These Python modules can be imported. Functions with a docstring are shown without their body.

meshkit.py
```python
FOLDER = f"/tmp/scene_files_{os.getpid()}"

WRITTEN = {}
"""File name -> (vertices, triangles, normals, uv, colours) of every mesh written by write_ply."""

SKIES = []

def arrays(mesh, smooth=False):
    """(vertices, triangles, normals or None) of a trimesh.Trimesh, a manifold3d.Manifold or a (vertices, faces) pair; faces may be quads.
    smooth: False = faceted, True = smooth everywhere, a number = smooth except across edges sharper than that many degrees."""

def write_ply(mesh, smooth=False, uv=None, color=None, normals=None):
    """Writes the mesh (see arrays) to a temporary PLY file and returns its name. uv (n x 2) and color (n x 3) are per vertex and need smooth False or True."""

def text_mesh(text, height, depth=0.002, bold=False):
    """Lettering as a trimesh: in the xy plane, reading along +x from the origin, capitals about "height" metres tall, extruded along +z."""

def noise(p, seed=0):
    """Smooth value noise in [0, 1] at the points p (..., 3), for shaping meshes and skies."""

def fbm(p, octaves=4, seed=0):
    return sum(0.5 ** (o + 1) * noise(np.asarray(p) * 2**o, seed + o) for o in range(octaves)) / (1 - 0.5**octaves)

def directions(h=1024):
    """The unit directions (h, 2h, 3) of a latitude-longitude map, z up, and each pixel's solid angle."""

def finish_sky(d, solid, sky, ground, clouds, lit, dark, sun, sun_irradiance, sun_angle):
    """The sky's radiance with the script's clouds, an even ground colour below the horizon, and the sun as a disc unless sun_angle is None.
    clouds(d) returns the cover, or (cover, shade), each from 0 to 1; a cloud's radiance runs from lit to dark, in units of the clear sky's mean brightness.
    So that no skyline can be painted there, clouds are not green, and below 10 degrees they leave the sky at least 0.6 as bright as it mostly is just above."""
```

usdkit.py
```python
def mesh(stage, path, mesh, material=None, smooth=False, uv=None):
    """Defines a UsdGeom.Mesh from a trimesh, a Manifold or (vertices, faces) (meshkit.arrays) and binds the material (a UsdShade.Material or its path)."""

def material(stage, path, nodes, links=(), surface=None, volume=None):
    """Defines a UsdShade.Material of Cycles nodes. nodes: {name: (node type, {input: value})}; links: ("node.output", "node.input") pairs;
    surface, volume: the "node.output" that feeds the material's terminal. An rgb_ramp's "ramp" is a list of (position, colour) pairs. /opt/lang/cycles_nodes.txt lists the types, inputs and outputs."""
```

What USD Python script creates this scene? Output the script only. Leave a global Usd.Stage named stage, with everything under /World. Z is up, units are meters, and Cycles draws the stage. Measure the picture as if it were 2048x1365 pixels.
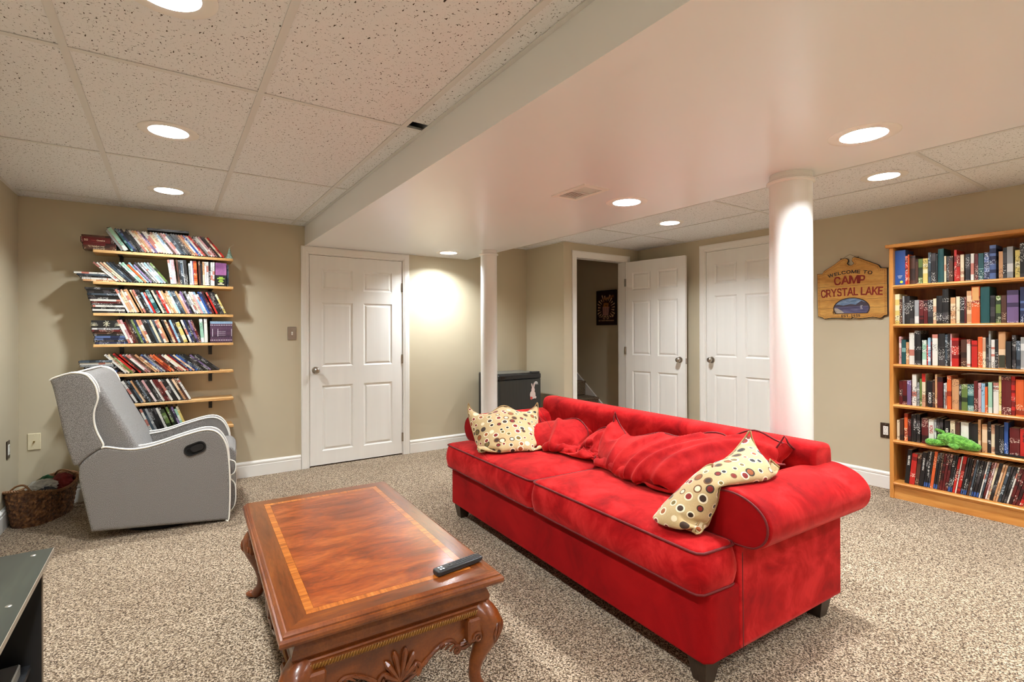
import math, random
import numpy as np, trimesh, shapely, manifold3d
from shapely.geometry import Polygon, LineString, Point
from shapely import affinity
from scipy.spatial import Delaunay
import usdkit, meshkit
from pxr import Usd, UsdGeom, UsdLux, UsdShade, Gf, Sdf, Vt

stage = Usd.Stage.CreateInMemory()
UsdGeom.SetStageUpAxis(stage, 'Z')
UsdGeom.Xform.Define(stage, '/World')
UsdGeom.Scope.Define(stage, '/World/Looks')

# ------------------------------------------------------------------ camera, light levels, exposure
FPX, YAW, ROLL, CY, EYE = 1012.6, .5951, .0031, 662.5, 1.2377
EXPOSURE = 0.0
LAMP = 17.5            # scale of every ceiling lamp
LAMP_COLOR = (.93, 1.0, 1.05)
_fw = np.array([math.sin(YAW), math.cos(YAW), 0]); _rt = np.array([math.cos(YAW), -math.sin(YAW), 0]); _dn = np.cross(_fw, _rt)
_c, _s = math.cos(ROLL), math.sin(ROLL)
_r, _d = _c * _rt + _s * _dn, -_s * _rt + _c * _dn
cam = UsdGeom.Camera.Define(stage, '/World/camera')
_m = Gf.Matrix4d(*[float(x) for x in (*_r, 0, *-_d, 0, *-_fw, 0, 0, 0, EYE, 1)])
cam.AddTransformOp().Set(_m)
cam.CreateHorizontalApertureAttr(36.0)
cam.CreateFocalLengthAttr(36.0 * FPX / 2048)
cam.CreateVerticalApertureOffsetAttr(-(682.5 - CY) / 2048 * 36)
cam.CreateClippingRangeAttr(Gf.Vec2f(.02, 100))
cam.CreateFStopAttr(0.0)
cam.CreateExposureAttr(EXPOSURE)

# ------------------------------------------------------------------ room measures (metres)
XL, XR, D, Y1, X1 = -.869, 4.638, 4.8365, 4.1547, 3.4807
ZC, ZS, SX0, SX1, YB = 2.19, 2.0142, 1.0156, 2.6884, -2.6

# ------------------------------------------------------------------ helpers: prims
taken = {}
def numbered(parent, name):
    k = (parent, name); n = taken.get(k, 0); taken[k] = n + 1
    return name if n == 0 else '%s_%03d' % (name, n)
def keys(p, label=None, cat=None, group=None, kind=None):
    for k, v in (('label', label), ('category', cat), ('group', group), ('kind', kind)):
        if v: p.SetCustomDataByKey(k, v)
    return p
def thing(name, label=None, cat=None, loc=(0, 0, 0), rz=0, group=None, kind=None, mat=None):
    path = '/World/' + numbered('/World', name)
    x = UsdGeom.Xform.Define(stage, path)
    if mat is not None: x.AddTransformOp().Set(mat)
    else:
        if any(loc): x.AddTranslateOp().Set(Gf.Vec3d(*map(float, loc)))
        if rz: x.AddRotateZOp().Set(float(rz))
    return keys(x.GetPrim(), label, cat, group, kind)
def part(parent, name, mesh, material, smooth=False, label=None, kind=None, mat=None, loc=None):
    par = str(parent.GetPath())
    path = par + '/' + numbered(par, name)
    if isinstance(mesh, (list,)): mesh = cat(mesh)
    m = usdkit.mesh(stage, path, mesh, material, smooth=smooth)
    if mat is not None: m.AddTransformOp().Set(mat)
    if loc is not None: m.AddTranslateOp().Set(Gf.Vec3d(*map(float, loc)))
    return keys(m.GetPrim(), label, None, None, kind)
def solo(name, mesh, material, label=None, cat_=None, group=None, kind=None, smooth=False, loc=None, rz=0):
    path = '/World/' + numbered('/World', name)
    if isinstance(mesh, (list,)): mesh = cat(mesh)
    m = usdkit.mesh(stage, path, mesh, material, smooth=smooth)
    if loc is not None: m.AddTranslateOp().Set(Gf.Vec3d(*map(float, loc)))
    if rz: m.AddRotateZOp().Set(float(rz))
    return keys(m.GetPrim(), label, cat_, group, kind)
def gmat(R=np.eye(3), t=(0, 0, 0)):
    """matrix from columns R (3x3) and translation"""
    R = np.asarray(R, float)
    return Gf.Matrix4d(*[float(x) for x in (*R[:, 0], 0, *R[:, 1], 0, *R[:, 2], 0, *t, 1)])

# ------------------------------------------------------------------ helpers: shapes
def cat(ms): return trimesh.util.concatenate([m for m in ms])
def B(x0, x1, y0, y1, z0, z1, c=0):
    lo, hi = np.minimum([x0, y0, z0], [x1, y1, z1]), np.maximum([x0, y0, z0], [x1, y1, z1])
    if c <= 0:
        m = trimesh.creation.box(hi - lo); m.apply_translation((lo + hi) / 2); return m
    c = min(c, *((hi - lo) * .49)); P = []
    for sx in (0, 1):
        for sy in (0, 1):
            for sz in (0, 1):
                q = np.where([sx, sy, sz], hi, lo); ins = np.where([sx, sy, sz], -c, c)
                for k in range(3):
                    r = q + ins; r[k] = q[k]; P.append(r)
    return trimesh.convex.convex_hull(np.array(P))
def T(m, loc=(0, 0, 0), rx=0, ry=0, rz=0):
    m = m.copy()
    for a, v in ((rx, [1, 0, 0]), (ry, [0, 1, 0]), (rz, [0, 0, 1])):
        if a: m.apply_transform(trimesh.transformations.rotation_matrix(math.radians(a), v))
    m.apply_translation(loc); return m
def tube(P, r, n=8, closed=False, caps=True):
    P = np.asarray(P, float); N = len(P)
    t = (np.roll(P, -1, 0) - np.roll(P, 1, 0)) if closed else np.gradient(P, axis=0)
    t /= np.linalg.norm(t, axis=1, keepdims=True) + 1e-12
    u = np.cross(t[0], [0, 0, 1.] if abs(t[0][2]) < .9 else [1., 0, 0]); u /= np.linalg.norm(u)
    U = []
    for k in range(N):
        u = u - t[k] * (u @ t[k]); u /= np.linalg.norm(u) + 1e-12; U.append(u)
    U = np.array(U); W = np.cross(t, U)
    a = np.arange(n) * 2 * math.pi / n
    r = np.broadcast_to(r, (N,))[:, None, None]
    V = P[:, None] + r * (np.cos(a)[None, :, None] * U[:, None] + np.sin(a)[None, :, None] * W[:, None])
    F = []; M = N if closed else N - 1
    for i in range(M):
        j = (i + 1) % N
        for k in range(n):
            l = (k + 1) % n
            F += [[i * n + k, i * n + l, j * n + l], [i * n + k, j * n + l, j * n + k]]
    V = V.reshape(-1, 3)
    if caps and not closed:
        V = np.vstack([V, P[0], P[-1]])
        for k in range(n):
            l = (k + 1) % n; F += [[N * n, l, k], [N * n + 1, (N - 1) * n + k, (N - 1) * n + l]]
    return trimesh.Trimesh(V, F, process=False)
def lathe(prof, n=32):
    prof = np.asarray(prof, float); a = np.arange(n) * 2 * math.pi / n
    V = np.stack([prof[:, 0][:, None] * np.cos(a), prof[:, 0][:, None] * np.sin(a), np.broadcast_to(prof[:, 1][:, None], (len(prof), n))], -1).reshape(-1, 3)
    F = []
    for i in range(len(prof) - 1):
        for k in range(n):
            l = (k + 1) % n; F += [[i * n + k, i * n + l, (i + 1) * n + l], [i * n + k, (i + 1) * n + l, (i + 1) * n + k]]
    m = trimesh.Trimesh(V, F, process=False); m.merge_vertices(); m.update_faces(m.nondegenerate_faces()); return m
def ext(poly, h, z0=0):
    if not isinstance(poly, shapely.Geometry): poly = Polygon(poly)
    ms = [trimesh.creation.extrude_polygon(g, h, engine='earcut') for g in getattr(poly, 'geoms', [poly])]
    m = cat(ms); m.apply_translation([0, 0, z0]); return m
# maps of (x, y, z) of an extrusion: plane 'xz' puts the outline on x,z and the thickness along y
def plane(m, kind):
    V = m.vertices.copy()
    if kind == 'xz': V = V[:, [0, 2, 1]]; inv = True           # thickness along +y
    elif kind == 'yz': V = V[:, [2, 0, 1]]; inv = False         # outline on y,z, thickness along +x
    m = trimesh.Trimesh(V, m.faces[:, ::-1] if inv else m.faces, process=False); return m
def resample(P, n, closed=True):
    P = np.asarray(P, float); Q = np.vstack([P, P[:1]]) if closed else P
    s = np.r_[0, np.cumsum(np.linalg.norm(np.diff(Q, axis=0), axis=1))]
    t = np.linspace(0, s[-1], n, endpoint=not closed)
    return np.stack([np.interp(t, s, Q[:, k]) for k in range(Q.shape[1])], 1)
def smooth_curve(P, n, closed=False):
    """Catmull-Rom through the points"""
    P = np.asarray(P, float); N = len(P); out = []
    idx = (lambda i: P[i % N]) if closed else (lambda i: P[min(max(i, 0), N - 1)])
    S = N if closed else N - 1
    for i in range(S):
        p0, p1, p2, p3 = idx(i - 1), idx(i), idx(i + 1), idx(i + 2)
        for t in np.linspace(0, 1, max(2, n // S), endpoint=False):
            out.append(.5 * (2 * p1 + (p2 - p0) * t + (2 * p0 - 5 * p1 + 4 * p2 - p3) * t * t + (3 * p1 - p0 - 3 * p2 + p3) * t ** 3))
    if not closed: out.append(P[-1])
    return resample(np.array(out), n, closed)
def inset(P, d):
    """closed outline moved inwards along its normals (counter-clockwise outlines)"""
    t = np.roll(P, -1, 0) - np.roll(P, 1, 0); t /= np.linalg.norm(t, axis=1, keepdims=True) + 1e-12
    return P + d * np.stack([-t[:, 1], t[:, 0]], 1)
def slab(P, t, r=.02, n=3, bulge=0):
    """outline in xy, thickness 0..t along z, both rims rounded with radius r"""
    P = np.asarray(P, float)
    if Polygon(P).exterior.is_ccw is False: P = P[::-1]
    L = []
    for k in range(n + 1):
        a = math.pi / 2 * k / n; L.append((r * (1 - math.sin(a)), r * (1 - math.cos(a))))
    lay = L + [(i, t - z) for i, z in L[::-1]]
    N = len(P); V = np.vstack([np.c_[inset(P, i), np.full(N, z)] for i, z in lay]); F = []
    for i in range(len(lay) - 1):
        for k in range(N):
            l = (k + 1) % N; F += [[i * N + k, i * N + l, (i + 1) * N + l], [i * N + k, (i + 1) * N + l, (i + 1) * N + k]]
    ip = inset(P, r)
    v2, f2 = trimesh.creation.triangulate_polygon(Polygon(ip).buffer(0) if not Polygon(ip).is_valid else Polygon(ip), engine='earcut')
    v2 = np.asarray(v2)[:, :2]
    o = len(V); V = np.vstack([V, np.c_[v2, np.zeros(len(v2))], np.c_[v2, np.full(len(v2), t)]])
    F += [list(f[::-1] + o) for f in f2] + [list(f + o + len(v2)) for f in f2]
    m = trimesh.Trimesh(V, F, process=True); m.fix_normals(); return m
def mitre(rect, prof, zs=1):
    """profile [(inset, z)...] swept round the rectangle (x0, x1, y0, y1) with mitred corners; open strip"""
    x0, x1, y0, y1 = rect; V = []; F = []
    for i, z in prof: V += [[x0 + i, y0 + i, z], [x1 - i, y0 + i, z], [x1 - i, y1 - i, z], [x0 + i, y1 - i, z]]
    for j in range(len(prof) - 1):
        for k in range(4):
            l = (k + 1) % 4; F += [[4 * j + k, 4 * j + l, 4 * j + 4 + l], [4 * j + k, 4 * j + 4 + l, 4 * j + 4 + k]]
    # split per side so that each side is flat-shaded at the mitres
    V, F = np.array(V, float), np.array(F)
    m = trimesh.Trimesh(V[F.ravel()], np.arange(len(F) * 3).reshape(-1, 3), process=False); return m
def grid_faces(nu, nv, closed_u=False):
    F = []
    for i in range(nu if closed_u else nu - 1):
        j = (i + 1) % nu
        for k in range(nv - 1): F += [[i * nv + k, j * nv + k, j * nv + k + 1], [i * nv + k, j * nv + k + 1, i * nv + k + 1]]
    return np.array(F)
def padded(poly, z0, z1, crown=.02, edge=.012, step=.03, bulge=.01, fn=None):
    """box cushion over an outline: crowned top, slightly bulging sides, flat bottom"""
    poly = poly if isinstance(poly, shapely.Geometry) else Polygon(poly)
    L = poly.exterior.length; bd = resample(np.array(poly.exterior.coords)[:-1], int(L / step))
    if not Polygon(bd).exterior.is_ccw: bd = bd[::-1]
    x0, y0, x1, y1 = poly.bounds
    gx, gy = np.meshgrid(np.arange(x0, x1, step), np.arange(y0, y1, step)); G = np.c_[gx.ravel(), gy.ravel()]
    ins = poly.buffer(-.004)
    E1 = inset(bd, edge * .35); E2 = inset(bd, edge)
    keep = shapely.contains_xy(poly.buffer(-edge - step * .5), G[:, 0], G[:, 1]); G = G[keep]
    Q = np.vstack([E1, E2, G]); d = shapely.distance(shapely.points(Q), poly.exterior)
    tri = Delaunay(Q).simplices; c = Q[tri].mean(1); tri = tri[shapely.contains_xy(Polygon(E1), c[:, 0], c[:, 1])]
    a = Q[tri]; area = np.cross(a[:, 1] - a[:, 0], a[:, 2] - a[:, 0]); tri[area < 0] = tri[area < 0][:, ::-1]; tri = tri[np.abs(area) > 1e-9]
    z = z1 - edge * (1 - np.sqrt(np.clip(1 - (1 - np.clip(d / edge, 0, 1)) ** 2, 0, 1))) + crown * (1 - np.exp(-(d / .11)))
    if fn is not None: z = z + fn(Q[:, 0], Q[:, 1], d)
    nb = len(bd); V = [np.c_[Q, z]]; nq = len(Q); F = list(map(list, tri))
    rings = []; zz = z[:nb]
    for k, f in enumerate(np.linspace(0, 1, 6)):
        b = inset(bd, -bulge * math.sin(math.pi * f)) if 0 < f < 1 else bd
        V.append(np.c_[b, (z1 - edge) * (1 - f) + z0 * f + 0 * zz]); rings.append(nq + k * nb)
    prev = 0
    for o in rings:
        for k in range(nb):
            l = (k + 1) % nb; F += [[prev + k, o + k, o + l], [prev + k, o + l, prev + l]]
        prev = o
    v2, f2 = trimesh.creation.triangulate_polygon(Polygon(bd), engine='earcut'); v2 = np.asarray(v2)[:, :2]
    o = nq + 6 * nb; V.append(np.c_[v2, np.full(len(v2), z0)]); F += [list(f[::-1] + o) for f in f2]
    return trimesh.Trimesh(np.vstack(V), F, process=False), np.c_[bd, np.full(nb, z1 - edge * .6)]
def bumpy(m, amp, scale, seed=0, octaves=3):
    m = m.copy(); n = m.vertex_normals; m.vertices = m.vertices + n * ((meshkit.fbm(m.vertices * scale, octaves, seed) - .5) * 2 * amp)[:, None]; return m
def ico(r, sub=3, loc=(0, 0, 0)):
    m = trimesh.creation.icosphere(subdivisions=sub, radius=1.0); m.apply_scale(r); m.apply_translation(loc); return m
def disc(r, z, n=24, r0=0):
    return lathe([(r0, z), (r, z)], n)
def text(s, h, depth=.001, bold=False):
    return meshkit.text_mesh(s, h, depth, bold)
def centred(m):
    b = m.bounds; m.apply_translation([-(b[0][0] + b[1][0]) / 2, -(b[0][1] + b[1][1]) / 2, 0]); return m

# ------------------------------------------------------------------ helpers: materials
def srgb(r, g, b):
    f = lambda c: ((c / 255 + .055) / 1.055) ** 2.4 if c > 10 else c / 255 / 12.92
    return (f(r), f(g), f(b))
def M(name, nodes, links, surface='p.BSDF'): return usdkit.material(stage, '/World/Looks/' + name, nodes, links, surface=surface)
def flat(name, col, rough=.5, **kw):
    return M(name, {'p': ('principled_bsdf', dict(base_color=col, roughness=rough, **kw))}, [])
def tinted(name, c1, c2, scale, rough=.6, detail=3, stretch=(1, 1, 1), lo=.35, hi=.65, bump=0, bscale=None, bdist=.002, coords='object', extra=None, **kw):
    """two tones mixed by noise in object space, with an optional fine bump"""
    n = {'tc': ('texture_coordinate', {}), 'mp': ('mapping', dict(scale=stretch)), 'n': ('noise_texture', dict(scale=scale, detail=detail, roughness=.55)),
         'r': ('rgb_ramp', dict(ramp=[(lo, c1), (hi, c2)])), 'p': ('principled_bsdf', dict(roughness=rough, **kw))}
    l = [('tc.' + coords, 'mp.vector'), ('mp.vector', 'n.vector'), ('n.fac', 'r.fac'), ('r.color', 'p.base_color')]
    if bump:
        n['n2'] = ('noise_texture', dict(scale=bscale or scale * 4, detail=2)); n['b'] = ('bump', dict(strength=bump, distance=bdist))
        l += [('mp.vector', 'n2.vector'), ('n2.fac', 'b.height'), ('b.normal', 'p.normal')]
    return M(name, n, l)
# ------------------------------------------------------------------ materials of the room
def carpet_material():
    n = {'g': ('texture_coordinate', {}), 'n': ('noise_texture', dict(scale=120., detail=2., roughness=.6)), 'v': ('voronoi_texture', dict(scale=230., randomness=1.)), 'sc': ('separate_color', {}),
         'big': ('noise_texture', dict(scale=1.9, detail=3., roughness=.5)), 'mxs': ('math', dict(math_type='multiply', value2=.55)), 'mxn': ('math', dict(math_type='multiply_add', value2=.95, value3=-.24)), 'sum': ('math', dict(math_type='add')),
         'r': ('rgb_ramp', dict(ramp=[(.16, CARPET[0]), (.34, CARPET[1]), (.52, CARPET[2]), (.74, CARPET[3])])),
         'rb': ('rgb_ramp', dict(ramp=[(.35, (.84, .82, .80)), (.65, (1., 1., 1.))])),
         'm': ('mix_color', dict(blend_type='multiply', fac=1.)), 'b': ('bump', dict(strength=.8, distance=.005)), 'p': ('principled_bsdf', dict(roughness=.95, specular_ior_level=.08, sheen_weight=.1))}
    l = [('g.object', 'n.vector'), ('g.object', 'v.vector'), ('g.object', 'big.vector'), ('v.color', 'sc.color'), ('sc.r', 'mxs.value1'), ('n.fac', 'mxn.value1'), ('mxs.value', 'sum.value1'), ('mxn.value', 'sum.value2'), ('sum.value', 'r.fac'),
         ('big.fac', 'rb.fac'), ('r.color', 'm.a'), ('rb.color', 'm.b'), ('m.result', 'p.base_color'), ('v.distance', 'b.height'), ('b.normal', 'p.normal')]
    return M('carpet', n, l)
CARPET = [srgb(44, 30, 18), srgb(86, 66, 46), srgb(150, 128, 102), srgb(208, 188, 162)]
def tile_material():
    n = {'g': ('texture_coordinate', {}), 'mp': ('mapping', dict(scale=(1., .42, 1.), rotation=(0, 0, .5))), 'mp2': ('mapping', dict(scale=(.45, 1., 1.), rotation=(0, 0, -.35))),
         'n1': ('noise_texture', dict(scale=125., detail=1.5, roughness=.6)), 'n2': ('noise_texture', dict(scale=140., detail=1.5, roughness=.6)), 'v': ('noise_texture', dict(scale=260., detail=1.)),
         'r1': ('rgb_ramp', dict(ramp=[(.655, (0, 0, 0)), (.70, (1, 1, 1))])), 'r2': ('rgb_ramp', dict(ramp=[(.66, (0, 0, 0)), (.705, (1, 1, 1))])), 'r3': ('rgb_ramp', dict(ramp=[(.70, (0, 0, 0)), (.75, (.8, .8, .8))])),
         'a': ('math', dict(math_type='maximum')), 'a2': ('math', dict(math_type='maximum')),
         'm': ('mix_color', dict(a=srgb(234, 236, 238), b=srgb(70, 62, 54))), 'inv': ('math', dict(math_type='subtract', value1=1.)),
         'b': ('bump', dict(strength=.5, distance=.002)), 'p': ('principled_bsdf', dict(roughness=.9, specular_ior_level=.15))}
    l = [('g.object', 'mp.vector'), ('g.object', 'mp2.vector'), ('mp.vector', 'n1.vector'), ('mp2.vector', 'n2.vector'), ('g.object', 'v.vector'),
         ('n1.fac', 'r1.fac'), ('n2.fac', 'r2.fac'), ('v.fac', 'r3.fac'), ('r1.color', 'a.value1'), ('r2.color', 'a.value2'), ('a.value', 'a2.value1'), ('r3.color', 'a2.value2'),
         ('a2.value', 'm.fac'), ('m.result', 'p.base_color'), ('a2.value', 'inv.value2'), ('inv.value', 'b.height'), ('b.normal', 'p.normal')]
    return M('ceiling_tile', n, l)
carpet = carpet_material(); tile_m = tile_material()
WALL = srgb(199, 187, 160)
wall_m = tinted('wall_paint', tuple(.97 * c for c in WALL), WALL, 3., rough=.5, bump=.08, bscale=420., bdist=.001, specular_ior_level=.35)
white_m = flat('white_trim_paint', srgb(236, 233, 226), .35)
door_m = tinted('door_paint', srgb(234, 232, 226), srgb(238, 236, 230), 2., rough=.38, stretch=(6, 6, .4), bump=.03, bscale=60, bdist=.0005)
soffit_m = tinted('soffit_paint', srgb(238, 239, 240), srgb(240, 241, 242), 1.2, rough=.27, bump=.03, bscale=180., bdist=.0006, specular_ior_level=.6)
column_m = flat('column_paint', srgb(240, 237, 232), .28, specular_ior_level=.6)
tee_m = flat('ceiling_grid', srgb(220, 220, 218), .45)
deck_m = flat('ceiling_void', srgb(52, 54, 62), .9)
nickel_m = flat('brushed_nickel', (.42, .38, .33), .28, metallic=1.)
steel_m = flat('steel_plate', (.40, .37, .33), .4, metallic=1.)
bronze_m = flat('bronze_plate', (.075, .052, .035), .38, metallic=.6)
ivory_m = flat('ivory_plastic', srgb(226, 214, 180), .35)
wplastic_m = flat('white_plastic', srgb(240, 238, 230), .3)
black_m = flat('black_plastic', (.012, .012, .013), .35)
dark_m = flat('dark_gap', (.004, .004, .004), .9)
bulb_m = M('lamp_glow', {'e': ('emission', dict(color=LAMP_COLOR, strength=62. * LAMP))}, [], surface='e.emission')
can_m = flat('lamp_baffle', srgb(244, 242, 238), .35)
trimring_m = flat('lamp_trim', srgb(240, 238, 232), .3)

# ------------------------------------------------------------------ floor and walls
solo('floor', B(XL - .1, XR + .1, YB - .1, 7.2, -.1, 0), carpet, 'speckled beige and brown carpet floor', kind='structure')
DX0, DX1, DH = 1.0533, 1.9399, 1.94              # closed door in the back wall
KX0, KX1, KH = 3.665, 4.408, 2.035               # doorway to the stairs
EY1, EY0, EH = 3.238, 2.470, 2.052               # closed door in the right wall
g = .012
def wallpoly(x0, x1, z1, holes=()):
    p = Polygon([(x0, 0), (x1, 0), (x1, z1), (x0, z1)])
    for a, b, h in holes: p = p.difference(shapely.box(a, -.01, b, h))
    return p
def wall_x(name, x0, x1, y, t, z1, holes=(), label=None):    # plane y = const, thickness t along +y
    m = plane(ext(wallpoly(x0, x1, z1, holes), abs(t)), 'xz'); m.apply_translation([0, y if t > 0 else y + t, 0]); return solo(name, m, wall_m, label, kind='structure')
def wall_y(name, y0, y1, x, t, z1, holes=(), label=None):    # plane x = const
    m = plane(ext(wallpoly(y0, y1, z1, holes), abs(t)), 'yz'); m.apply_translation([x if t > 0 else x + t, 0, 0]); return solo(name, m, wall_m, label, kind='structure')
wall_x('wall_back', XL - .1, X1, D, .1, 2.6, [(DX0 - g, DX1 + g, DH + g)], 'beige painted back wall behind the wall shelves')
wall_y('wall_left', YB, D + .1, XL, -.1, 2.6, (), 'beige painted left wall')
wall_y('wall_alcove', Y1, D + .1, X1, .06, 2.6, (), 'beige side wall of the alcove beside the small fridge')
wall_x('wall_stairs', X1 + .06, XR, Y1, .1, 2.6, [(KX0 - g, KX1 + g, KH + g)], 'beige wall with the open doorway to the stairs')
wall_y('wall_right', YB, Y1, XR, .1, 2.6, [(EY0 - g, EY1 + g, EH + g)], 'beige right wall behind the bookcase')
wall_x('wall_front', XL - .1, XR + .1, YB, -.1, 2.6, (), 'beige wall behind the camera')
# stairwell beyond the doorway
wall_y('wall_stairwell_right', Y1, 7.3, XR, .1, 3.6, (), 'beige stairwell wall with the framed poster')
wall_y('wall_stairwell_left', Y1 + .1, 7.3, X1 + .06, .06, 3.6, (), 'beige left wall of the stairwell')
wall_x('wall_stairwell_end', X1, XR + .1, 7.2, .1, 3.6, (), 'beige end wall of the stairwell')
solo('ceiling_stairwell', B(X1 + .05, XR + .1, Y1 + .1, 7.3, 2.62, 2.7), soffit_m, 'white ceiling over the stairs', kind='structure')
# closets behind the two closed doors (dark)
solo('wall_closet', [B(DX0 - .2, DX1 + .2, D + .35, D + .4, 0, 2.3), B(XR + .35, XR + .4, EY0 - .2, EY1 + .2, 0, 2.3)], dark_m, 'dark space behind the closed doors', kind='structure')

# ------------------------------------------------------------------ recessed lamps: places first, the ceiling gets holes for them
LR = .083
lamps_left = [(.0, y) for y in (4.13, 2.91, 1.72, .52, -.7, -1.9)]
lamps_soffit = [(2.29, y) for y in (4.50, 2.143, .883, -.38, -1.6)]
lamps_right = [(3.68, y) for y in (2.934, 1.309, -.30, -1.5)]

# ------------------------------------------------------------------ ceiling: tiles, grid, soffit
ceil = thing('ceiling', 'dropped ceiling of speckled white tiles round a painted soffit', kind='structure')
holes = shapely.union_all([Point(x, y).buffer(LR + .004, 12) for x, y in lamps_left + lamps_right])
def tiles(region, xs, ys, gap=None):
    for i in range(len(xs) - 1):
        for j in range(len(ys) - 1):
            y1 = ys[j + 1] - (.075 if gap == (i, j) else 0)
            r = shapely.box(xs[i] + .003, ys[j] + .003, xs[i + 1] - .003, y1 - .003).intersection(region)
            if r.is_empty or r.area < .003: continue
            m = ext(r.difference(holes), .014)
            if gap == (i, j): m = T(m, (0, 0, 0))
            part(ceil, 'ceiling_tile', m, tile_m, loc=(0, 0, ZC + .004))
def tees(region, xs, ys, w=.012):
    for x in xs:
        r = shapely.box(x - w, -9, x + w, 9).intersection(region)
        for gg in getattr(r, 'geoms', [r]):
            if not gg.is_empty: part(ceil, 'main_tee', cat([ext(gg, .003, ZC)]), tee_m)
    xx = sorted(set([region.bounds[0]] + list(xs) + [region.bounds[2]]))
    for y in ys:
        for a, b in zip(xx[:-1], xx[1:]):
            r = shapely.box(a + w * .9, y - w, b - w * .9, y + w).intersection(region)
            if not r.is_empty and r.area > .0005: part(ceil, 'cross_tee', ext(r, .0024, ZC + .0004), tee_m)
regL = shapely.box(XL, YB, SX0, D)
regR = shapely.union_all([shapely.box(SX1, YB, XR, Y1), shapely.box(SX1, YB, X1, D)])
xsL, ysL = [-.29, .305, .905], [2.24 + 1.2 * k for k in range(-4, 3)]
xsR, ysR = [3.32, 3.93], [2.26 + 1.22 * k for k in range(-3, 3)]
tiles(regL, [XL] + xsL + [SX0], [YB] + ysL + [D], gap=(3, 4))
tees(regL, xsL, ysL)
tiles(regR, [SX1] + xsR + [XR], [YB] + ysR + [D])
tees(regR, xsR, ysR)
ang = .02
part(ceil, 'wall_angle', [B(XL, XL + ang, YB, D, ZC - .001, ZC + .003)], tee_m)
part(ceil, 'wall_angle', [B(XL, SX0, D - ang, D, ZC - .001, ZC + .003)], tee_m)
part(ceil, 'wall_angle', [B(SX0 - ang, SX0, YB, D, ZC - .001, ZC + .003)], tee_m)
part(ceil, 'wall_angle', [B(XR - ang, XR, YB, Y1, ZC - .001, ZC + .003)], tee_m)
part(ceil, 'wall_angle', [B(X1, XR, Y1 - ang, Y1, ZC - .001, ZC + .003)], tee_m)
part(ceil, 'wall_angle', [B(X1 - ang, X1, Y1, D, ZC - .001, ZC + .003), B(X1, X1 + .001, Y1 - ang, Y1, ZC - .001, ZC + .003)], tee_m)
part(ceil, 'deck', [B(XL - .1, XR + .1, YB - .1, D + .1, 2.52, 2.6)], deck_m)
VX0, VX1, VY0, VY1 = 1.815, 2.000, 1.995, 2.275     # air vent in the soffit
hs = shapely.union_all([Point(x, y).buffer(LR + .004, 16) for x, y in lamps_soffit] + [shapely.box(VX0 + .028, VY0 + .028, VX1 - .028, VY1 - .028)])
sof = thing('ceiling_soffit', 'smooth glossy white painted soffit running down the room', kind='structure')
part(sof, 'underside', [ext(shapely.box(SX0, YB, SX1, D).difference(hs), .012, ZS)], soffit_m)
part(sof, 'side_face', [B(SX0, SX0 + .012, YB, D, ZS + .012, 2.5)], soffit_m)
part(sof, 'side_face', [B(SX1 - .012, SX1, YB, D, ZS + .012, 2.5)], soffit_m)

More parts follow.
